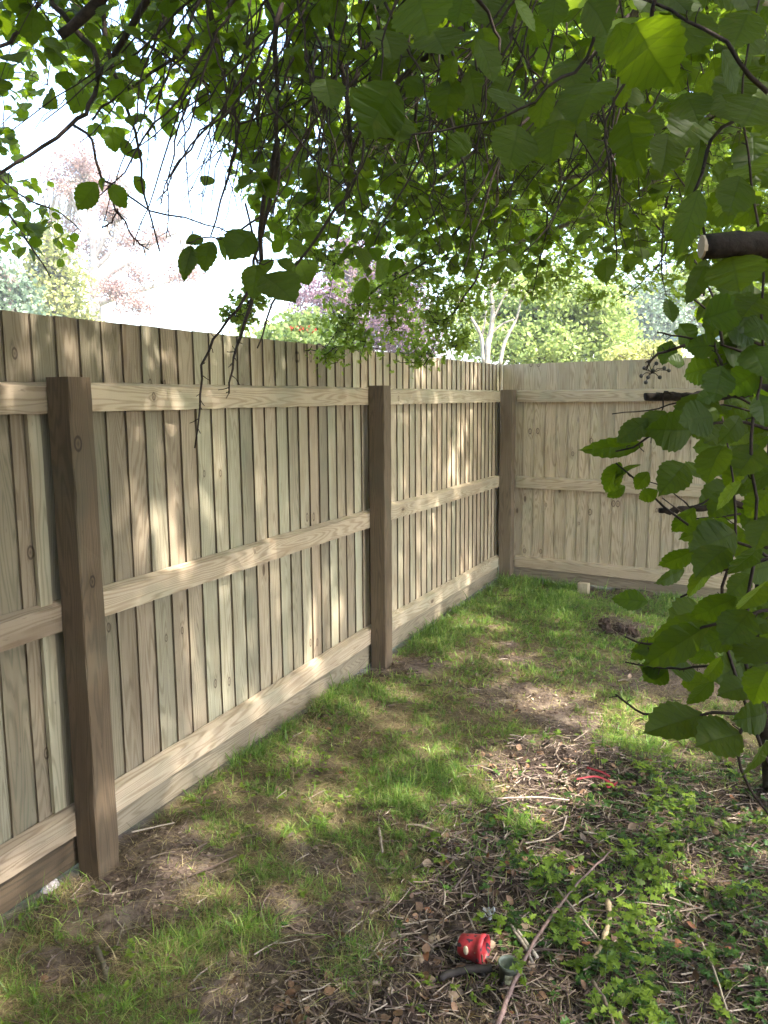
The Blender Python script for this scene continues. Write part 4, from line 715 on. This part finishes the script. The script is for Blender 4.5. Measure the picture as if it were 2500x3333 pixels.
stick('grey stick lying level in the weeds below the red strips', [(1260, 1800, 0), (1330, 1812, 0), (1380, 1840, 0)], .005, .0035, (.28, .24, .2))
stick('thin bare stick leaning through the ivy at lower right', [(1508, 2020, .0), (1540, 2090, .04), (1570, 2180, .05)], .003, .0025, (.33, .27, .2))

# pots
def lathe(acc, prof, Mx, seg=40, tone=None, mi=0, skip=None, wobble=0):
    V = []
    for q, (r_, z) in enumerate(prof):
        for s in range(seg):
            a_ = 2*math.pi*s/seg; rr = r_*(1+wobble*math.sin(3*a_+z*60)); V.append(np.array(Mx @ Vector((rr*math.cos(a_), rr*math.sin(a_), z))))
    F = [(q*seg+s, q*seg+(s+1) % seg, (q+1)*seg+(s+1) % seg, (q+1)*seg+s) for q in range(len(prof)-1) for s in range(seg) if not (skip and skip(q, s))]
    acc.add(np.array(V), [np.array(F)], None, tone, mi)
n = NT('faded_red_plastic'); z = n.noise(n.pos(), 38, 3, .6); c = n.mix(n.rng(z, .35, .65), (.26, .014, .02), (.36, .035, .045)); z4 = n.noise(n.pos(), 62, 1, .4); c = n.mix(n.rng(z4, .76, .79), c, (.40, .30, .22)); c = n.mix(n.rng(n.noise(n.scl(n.pos(), 1.3), 52, 1, .4), .64, .66), c, (.03, .02, .03)); M_red = n.done(n.bsdf(c, .45, .4, n.bump(z, .2, .002)))
pc = onz(1022, 2046, GZ+.045); tl = thing('plant_pot', 'small scuffed red pot lying on its side with cream and dark patches', 'pot', tuple(pc), 'small discarded pots')
ax = Vector(nrm(RX*.88-FW*.45+np.array([0, 0, .02]))); Rm = ax.to_track_quat('Z', 'Y').to_matrix().to_4x4(); Mx = Matrix.Translation(Vector(pc))@Rm@Matrix.Translation((0, 0, -.038))
A = Acc(); lathe(A, [(.001, 0), (.029, 0), (.031, .004), (.036, .04), (.0385, .060), (.0415, .061), (.042, .076), (.0395, .077), (.037, .062), (.034, .04), (.028, .006), (.001, .005)], Mx, 48, wobble=.015); A.build('pot_wall', M_red, tl, True)
A = Acc(); lathe(A, [(.0018, .0045), (.0, .0045)], Mx); 
A = Acc(); ball(A, np.array(Mx@Vector((-.036, .012, .03))), .008, nu=8, nv=6, sq=(1, .6, 1.8)); A.build('cream_relief', mat_plain('cream_plastic', (.50, .42, .30), .5), tl, True); A = Acc(); ball(A, np.array(Mx@Vector((.012, -.038, .05))), .0055, nu=8, nv=6); A.build('cream_relief', bpy.data.materials['cream_plastic'], tl, True)
pg = onz(1096, 2118, GZ+.0); tg = thing('plant_pot', 'tiny upright grey-green plastic pot with a pale label patch', 'pot', tuple(pg), 'small discarded pots')
M_gp = mat_plain('grey_green_plastic', (.13, .15, .115), .45, .45, .2, 60); Mx = Matrix.Translation(Vector((pg[0], pg[1], gh(pg[0], pg[1])-.004)))@Matrix.Rotation(rad(4), 4, 'Y')
A = Acc(); lathe(A, [(.001, .004), (.0225, .004), (.023, 0), (.0275, .052), (.0300, .053), (.0305, .062), (.0288, .063), (.0265, .053), (.0225, .008), (.001, .007)], Mx, 48); A.build('pot_wall', M_gp, tg, True)
A = Acc(); V = []; F = []
for q in range(9):
    for hh in (.012, .042):
        a_ = math.atan2(-FW[1], -FW[0])-.5+q*.11; rr = .0236+(.0275-.023)*hh/.052+.0009; V.append(np.array(Mx@Vector((rr*math.cos(a_), rr*math.sin(a_), hh))))
F = [(2*q, 2*q+2, 2*q+3, 2*q+1) for q in range(8)]; A.add(np.array(V), [np.array(F)]); A.build('label', mat_plain('worn_label', (.36, .36, .24), .7, .2, .5, 120), tg)
# crumpled clear sheet
def crumple(label, px, py, sx, sy, name, mat_, cat, h=.012):
    c_ = onz(px, py); k = 12; V = []
    for i_ in range(k):
        for j in range(k): u_, v_ = i_/(k-1)-.5, j/(k-1)-.5; x, y = c_[0]+u_*sx*(1-.35*abs(v_)), c_[1]+v_*sy*(1+.3*u_); V.append((x, y, gh(x, y)+.006+h*abs(math.sin(u_*9+v_*5+rng.uniform(-.5, .5)))+rng.uniform(0, .003)))
    F = [(i_*k+j, (i_+1)*k+j, (i_+1)*k+j+1, i_*k+j+1) for i_ in range(k-1) for j in range(k-1)]; A = Acc(); A.add(np.array(V), [np.array(F)]); return tag(A.build(name, mat_, None, True), label, cat)
crumple('crumpled silvery plastic sheet behind the red pot', 1052, 1977, .05, .06, 'plastic_scrap', mat_plain('silvery_plastic', (.36, .37, .42), .25, .7, .3, 60), 'scrap')
# red plastic strips
M_strip = mat_plain('red_strip', (.19, .02, .03), .6, .25)
for (lab, a, b_, c_) in (('bright red plastic strip curled near a dead leaf', (1268, 1658), (1300, 1668), (1318, 1678)), ('pinkish red plastic strip forming a cross below the leaf', (1246, 1683), (1290, 1678), (1330, 1697)), ('stub of red plastic strip sticking up from the litter', (1308, 1665), (1312, 1700), (1334, 1690))):
    A = Acc(); P = smooth_path([onz(*a, GZ+.02), onz(*b_, GZ+.028), onz(*c_, GZ+.02)], 5); s_ = np.array([.001, .004, .002]); V = []
    for q, p_ in enumerate(P): V += [p_-s_, p_+s_, p_+s_+[0, 0, .0015], p_-s_+[0, 0, .0015]]
    F = [(4*q+e, 4*q+(e+1) % 4, 4*q+4+(e+1) % 4, 4*q+4+e) for q in range(len(P)-1) for e in range(4)]; A.add(np.array(V), [np.array(F)]); tag(A.build('plastic_strip', M_strip), lab, 'plastic strip')
# earth clod with roots
ce = onz(1330, 1372); ce[2] = gh(ce[0], ce[1]); cl = thing('root_clod', 'dark lump of earth and tangled roots sitting on the far lawn', 'clod', tuple(ce))
A = Acc()
for q in range(26): ball(A, ce+np.array([rng.normal(0, .042), rng.normal(0, .03), abs(rng.normal(.03, .02))]), rng.uniform(.02, .038), nu=8, nv=6, rough=.14)
A.build('earth', mat_plain('clod_earth', (.055, .036, .028), .95, .1, .5, 90), cl)
A = Acc()
for q in range(170):
    a_ = ce+np.array([rng.normal(0, .045), rng.normal(0, .033), rng.uniform(.03, .09)]); d = rng.normal(0, 1, 3); d[2] = -abs(d[2])*.5; tube(A, [a_, a_+d*.012+rng.normal(0, .006, 3), a_+d*.028], .0013, 3, tone=random.choice([(.12, .08, .06), (.25, .19, .13), (.18, .13, .1)]), cap=False)
A.build('roots', M_stick, cl)
# offcut block standing at the far fence
bo = onz(1248, 1275); bo = np.array([.76, 6.70, gh(.76, 6.70)]); A = Acc(); member(A, [(0, 0), (.083, 0), (.083, .07), (0, .07)], bo, (0, 0, 1.), D2, N2, -.02, .085, (.75, .4), 4, .001)
tag(A.build('timber_offcut', M_wood), 'square sawn timber peg standing in the grass at the far fence foot', 'timber peg')
# rough concrete lumps at post feet
M_conc = mat_plain('rough_concrete', (.33, .30, .30), .9, .2, .5, 120)
for lab, (x, y, z), s_ in (('speckled concrete lump under the fence left of the nearest post', (-.03, 1.80, GZ-.02), .045), ('rough pale concrete lump at the foot of the second post', (-.02, 4.12, GZ-.01), .04)):
    A = Acc()
    for q in range(7): ball(A, np.array([x, y, z])+rng.normal(0, s_*.4, 3)*[.5, 1.1, .25], s_*.5, nu=12, nv=9, rough=.10)
    tag(A.build('concrete_lump', M_conc), lab, 'concrete lump', 'concrete at the post feet')
# a few notable stones / soil crumbs
M_clay = mat_plain('dry_clay', (.23, .17, .12), .95, .1, .3, 70)
for lab, px, py, s_ in (('rounded brown clay lump left of the red pot', 905, 2075, .018), ('flat tan clay lump nearest the lower grass tuft', 925, 2110, .02), ('pale clay lump between red pot and tuft', 940, 2030, .02)):
    c_ = onz(px, py); A = Acc()
    for q in range(4): ball(A, np.array([c_[0], c_[1], gh(c_[0], c_[1])+.004])+rng.normal(0, s_*.4, 3)*[1, 1, .3], s_*rng.uniform(.5, .9), nu=10, nv=7, sq=(1, 1, .7), rough=.06)
    tag(A.build('clay_lump', M_clay, None, True), lab, 'clay lump', 'clay lumps by the red pot')

# ------------------------------------------------------------------ beyond the fence
def bg_tree(name, label, base, trunk, blobs, n_, leaf, mats, lkind='quad', shell=.45, twigs=0, nv=.8, tonem=.5, group='trees beyond the fence'):
    """base (x,y); trunk list of polylines [(pts, r0, r1)]; blobs [(x,y,z,rx,rz)]"""
    t_ = thing(name, label, 'tree', (base[0], base[1], GZ), group); TR = Acc(); LV = Acc(); nodes = []
    for pts, r0, r1 in trunk: P = smooth_path(pts, 4); tube(TR, P, np.linspace(r0, r1, len(P)), 7, rough=.05); nodes += list(P)
    vol = np.array([b_[3]**2*b_[4] for b_ in blobs]); cnt = (n_*vol/vol.sum()).astype(int)
    for (bx, by, bz, rx_, rz_), c_ in zip(blobs, cnt):
        nc = max(5, c_//26); cd = nrm(rng.normal(0, 1, (nc, 3)))*(rng.uniform(0, 1, (nc, 1))**shell); cc = np.array([bx, by, bz])+cd*[rx_, rx_, rz_]; idx = rng.integers(0, nc, c_)
        P = cc[idx]+rng.normal(0, 1, (c_, 3))*[leaf*1.7, leaf*1.7, leaf*1.2]; Dv = rng.normal(0, 1, (c_, 3))+[0, 0, -.3]; Nv = np.array([0, 0, .9])+rng.normal(0, nv, (c_, 3)); ct = rng.normal(0, .18, nc)
        tn = np.stack([np.clip(tonem+ct[idx]+rng.normal(0, .12, c_), 0, 1), np.clip(rng.normal(.1, .15, c_), 0, 1), rng.uniform(size=c_)], -1); leaves(LV, lkind, P, Dv, Nv, leaf*rng.uniform(.6, 1.3, c_), tn)
        for q in range(min(nc, 40 if leaf > .1 or shell > .5 else 14)):
            nd = np.array(nodes); j = int(np.argmin(np.linalg.norm(nd-cc[q], axis=1))); a_ = nd[j]; mm = (a_+cc[q])/2+rng.normal(0, .08*np.linalg.norm(a_-cc[q])+.01, 3); tube(TR, [a_, mm, cc[q]], [.03*leaf/.12+.01, .018*leaf/.12+.006, .008], 4, cap=False)
    TR.build('trunk', mats[0], t_, True); LV.build('crown', mats[1], t_); return t_
M_palebark = mat_bark('pale_bark', (.22, .19, .16), (.42, .38, .33), 6); M_bgbark = mat_bark('brown_bark', (.09, .07, .055), (.18, .14, .11), 6)
def mt(nm_, a, b_, t, tw=.4): return mat_leaf(nm_, a, b_, t, .5, vein=False, tw=tw, spec=.3)  # far leaf colours paled, washed-out glare put into them
M_copper = mt('copper_leaf', (.24, .16, .14), (.36, .26, .22), (.30, .20, .18)); M_conif = mt('conifer_leaf', (.17, .20, .06), (.30, .32, .10), (.25, .30, .08), .25)
M_purple = mt('purple_leaf', (.12, .075, .095), (.20, .13, .155), (.20, .11, .14), .35); M_lime = mt('lime_leaf', (.16, .23, .06), (.27, .34, .12), (.34, .44, .12)); M_blueg = mt('bluegreen_leaf', (.08, .13, .08), (.17, .23, .15), (.16, .24, .12), .25)
M_gold = mt('golden_leaf', (.24, .26, .07), (.34, .34, .12), (.38, .42, .12))
def W(px, py, d): return at(px, py, d)
# pale-barked copper tree, high and sparse
D_ = 26; b = W(210, 690, D_); tr = [([(b[0], b[1], GZ), W(208, 690, D_), W(206, 600, D_), W(200, 520, D_), W(190, 430, D_), W(180, 350, D_)], .22, .05)]
for q in ([(206, 640), (230, 600), (290, 560), (340, 520), (390, 500)], [(206, 610), (180, 560), (130, 520), (110, 480)], [(205, 560), (235, 490), (260, 440), (280, 410)], [(207, 660), (260, 640), (330, 620), (400, 590), (425, 570)], [(200, 520), (165, 450), (140, 390)], [(205, 600), (175, 590), (150, 560)], [(206, 580), (240, 540), (250, 480)]):
    tr.append(([W(x_, y_, D_+rng.uniform(-1, 1)*i_*.3) for i_, (x_, y_) in enumerate(q)], .09, .025))
def BL(L_, d, sp=1.0): return [(*W(x_, y_, d+rng.uniform(-1, 1)*sp), r_*K/FPX*d, q_*K/FPX*d) for (x_, y_, r_, q_) in L_]
bg_tree('copper_tree', 'tall sparse copper-leaved tree with pale trunk standing alone beyond the left fence', b, tr, BL([(170, 350, 60, 35), (210, 400, 70, 35), (130, 400, 40, 30), (240, 450, 50, 30), (280, 520, 50, 30), (350, 510, 50, 22), (390, 590, 55, 22), (300, 590, 45, 22), (150, 490, 45, 30), (250, 620, 60, 30), (200, 540, 50, 30), (290, 660, 45, 25), (110, 370, 20, 20)], D_, 1.6), 15000, .075, (M_palebark, M_copper), shell=.6)
D_ = 21; b = W(105, 690, D_); bg_tree('conifer', 'feathery yellow-green conifer beyond the fence at the far left', b, [([(b[0], b[1], GZ), W(108, 690, D_), W(106, 480, D_)], .2, .03)], BL([(106, 495, 16, 26), (108, 530, 32, 30), (106, 570, 48, 30), (110, 610, 62, 32), (105, 650, 72, 32), (105, 690, 80, 30), (110, 740, 85, 40)], D_, .4), 12000, .13, (M_bgbark, M_conif), shell=.35, nv=.4)
D_ = 17; b = W(20, 690, D_); bg_tree('garden_tree', 'grey-green tree behind the conifer at the extreme left', b, [([(b[0], b[1], GZ), W(20, 600, D_)], .15, .05)], BL([(20, 640, 60, 50), (-60, 600, 60, 60), (40, 690, 50, 30)], D_, .6), 4000, .12, (M_bgbark, M_blueg))
D_ = 24; b = W(770, 760, D_); bg_tree('purple_beech', 'dark purple-leaved tree beyond the middle of the left fence', b, [([(b[0], b[1], GZ), W(770, 700, D_), W(760, 600, D_)], .3, .1)], BL([(700, 650, 80, 40), (770, 590, 80, 50), (850, 620, 70, 60), (760, 530, 55, 30), (820, 700, 100, 45), (900, 690, 60, 50), (660, 690, 40, 25), (880, 740, 80, 40), (740, 740, 70, 30)], D_, 1), 30000, .085, (M_bgbark, M_purple))
D_ = 11; b = W(655, 760, D_); t_ = bg_tree('flowering_shrub', 'light green feathery shrub with red flowers peeping over the left fence', b, [([(b[0], b[1], GZ), W(655, 745, D_)], .05, .03)], BL([(640, 712, 45, 22), (685, 705, 40, 25), (600, 730, 45, 20), (720, 735, 45, 25), (560, 740, 40, 16), (650, 760, 80, 30)], D_, .3), 7000, .075, (M_bgbark, M_lime), lkind='quad', group=None); t_['category'] = 'shrub'
A = Acc()
for (x_, y_) in ((630, 710), (637, 706), (648, 709), (660, 717), (668, 714), (674, 717), (664, 711)):
    c_ = W(x_, y_, D_-.4); nn_ = 5; leaves(A, 'quad', np.repeat([c_], nn_, 0)+rng.normal(0, .02, (nn_, 3)), rng.normal(0, 1, (nn_, 3)), rng.normal(0, 1, (nn_, 3)), .042, (.5, .5, .5))
A.build('flower', mat_leaf('red_petal', (.5, .05, .03), (.6, .10, .06), (.6, .08, .05), .5, vein=False), t_)
D_ = 15; b = W(1230, 790, D_); bg_tree('lime_tree', 'bright light-green tree just beyond the fence corner', b, [([(b[0], b[1], GZ), W(1230, 720, D_), W(1220, 620, D_)], .16, .05)], BL([(1100, 680, 90, 50), (1200, 640, 90, 60), (1290, 660, 75, 60), (1150, 740, 110, 50), (1270, 740, 100, 50), (1040, 740, 60, 40), (1180, 590, 60, 35), (1320, 700, 40, 60), (1010, 690, 50, 40)], D_, .8), 22000, .085, (M_bgbark, M_lime))
D_ = 11.5; b = W(1050, 790, D_); tr = [([(b[0], b[1], GZ), W(1052, 780, D_), W(1060, 720, D_), W(1065, 670, D_), W(1058, 620, D_)], .05, .025), ([W(1045, 785, D_), W(1040, 730, D_), W(1020, 690, D_), W(1000, 660, D_)], .035, .015), ([W(1060, 720, D_), W(1085, 700, D_), W(1110, 690, D_)], .02, .012), ([W(1080, 790, D_), W(1090, 740, D_), W(1115, 690, D_), W(1125, 650, D_)], .03, .012), ([W(1040, 730, D_), W(1050, 680, D_), W(1045, 640, D_)], .02, .01), ([W(1065, 690, D_), W(1090, 640, D_), W(1120, 610, D_)], .018, .009)]
bg_tree('bare_stemmed_tree', 'slim many-stemmed tree with bare whitish stems behind the fence corner', b, tr, BL([(1080, 600, 50, 20), (1000, 640, 30, 18), (1130, 620, 30, 18)], D_, .3), 700, .07, (M_palebark, M_lime))
D_ = 28; b = W(1400, 780, D_); bg_tree('evergreen_tree', 'dark blue-green evergreen tree far behind the right fence', b, [([(b[0], b[1], GZ), W(1400, 700, D_)], .25, .1)], BL([(1385, 700, 45, 60), (1400, 750, 50, 40), (1440, 690, 40, 50), (1420, 640, 50, 35), (1360, 650, 40, 40), (1440, 745, 30, 30)], D_, 1), 12000, .13, (M_bgbark, M_blueg), tonem=.3)
D_ = 30; b = W(1540, 780, D_); bg_tree('distant_tree', 'mid green broad tree behind the white building at right', b, [([(b[0], b[1], GZ), W(1540, 700, D_)], .3, .1)], BL([(1500, 640, 60, 45), (1560, 680, 70, 45), (1620, 640, 70, 60), (1700, 680, 90, 70), (1500, 710, 40, 25), (1480, 600, 50, 30)], D_, 1), 12000, .15, (M_bgbark, M_lime))
D_ = 13; b = W(1410, 790, D_); t_ = bg_tree('golden_shrub', 'low golden-yellow shrub just over the right fence', b, [([(b[0], b[1], GZ), W(1410, 780, D_)], .04, .03)], BL([(1405, 762, 26, 18), (1440, 765, 26, 16), (1350, 775, 35, 14)], D_, .2), 2500, .06, (M_bgbark, M_gold), group=None); t_['category'] = 'shrub'
# garden building with white gable beyond right fence
hs = thing('garden_building', 'low white building with dark roof edge behind the right fence', 'building', tuple(W(1600, 780, 17)*[1, 1, 0]+[0, 0, GZ])); O = W(1472, 780, 17); O[2] = GZ
M_white = mat_plain('white_render', (.78, .78, .76), .7, .3, .04, 4); M_slate = mat_plain('dark_roof_edge', (.12, .17, .17), .5, .4, .2, 10); M_glass = mat_plain('window_glass', (.22, .30, .26), .1, .6, .2, 3)
def box(acc, o_, ux, uy, uz, a, b_, mi=0):
    V = np.array([o_+ux*x+uy*y+uz*z for x in (a[0], b_[0]) for y in (a[1], b_[1]) for z in (a[2], b_[2])]); F = np.array([(0, 1, 3, 2), (4, 6, 7, 5), (0, 4, 5, 1), (2, 3, 7, 6), (0, 2, 6, 4), (1, 5, 7, 3)]); acc.add(V, [F], None, None, mi)
ux, uy, uz = D2, -N2, np.array([0, 0, 1.]); zt_ = W(1500, 738, 17)[2]-GZ
A = Acc(); box(A, O, ux, uy, uz, (0, 0, 0), (5.5, 4, zt_)); A.build('wall', M_white, hs)
A = Acc(); box(A, O, ux, uy, uz, (-.15, -.15, zt_+.004), (5.7, 4.2, zt_+.12)); rf_ = A.build('roof', M_slate, hs)
A = Acc(); box(A, O, ux, uy, uz, (-.2, -.26, zt_+.02), (5.7, -.155, zt_+.10)); A.build('gutter', M_slate, hs)
A = Acc(); box(A, O, ux, uy, uz, (1.2, -.03, zt_-1.0), (2.4, -.003, zt_-.35)); w_ = A.build('window', M_white, hs)
A = Acc(); box(A, O, ux, uy, uz, (1.26, -.04, zt_-.94), (1.77, -.033, zt_-.41)); box(A, O, ux, uy, uz, (1.83, -.04, zt_-.94), (2.34, -.033, zt_-.41)); A.build('pane', M_glass, w_)

# ------------------------------------------------------------------ volume added to imitate lens glare over the far trees
top = max((o.matrix_world @ Vector(c)).z for o in SC.objects if o.type == 'MESH' for c in o.bound_box)
A = Acc(); box(A, np.zeros(3), np.array([1., 0, 0]), np.array([0, 1., 0]), np.array([0, 0, 1.]), (-290, -290, -1.25), (290, 290, float(top)+1.0)); n = NT('glare_volume')
v = n.n('ShaderNodeVolumePrincipled', {'Color': (.95, .97, 1, 1), 'Density': .0032, 'Anisotropy': .3}); n.t.links.new(v.outputs[0], n.out.inputs[1]); tag(A.build('glare_veil', n.mat), 'thin pale veil added to imitate lens glare over the far trees', 'glare_veil', kind='stuff')
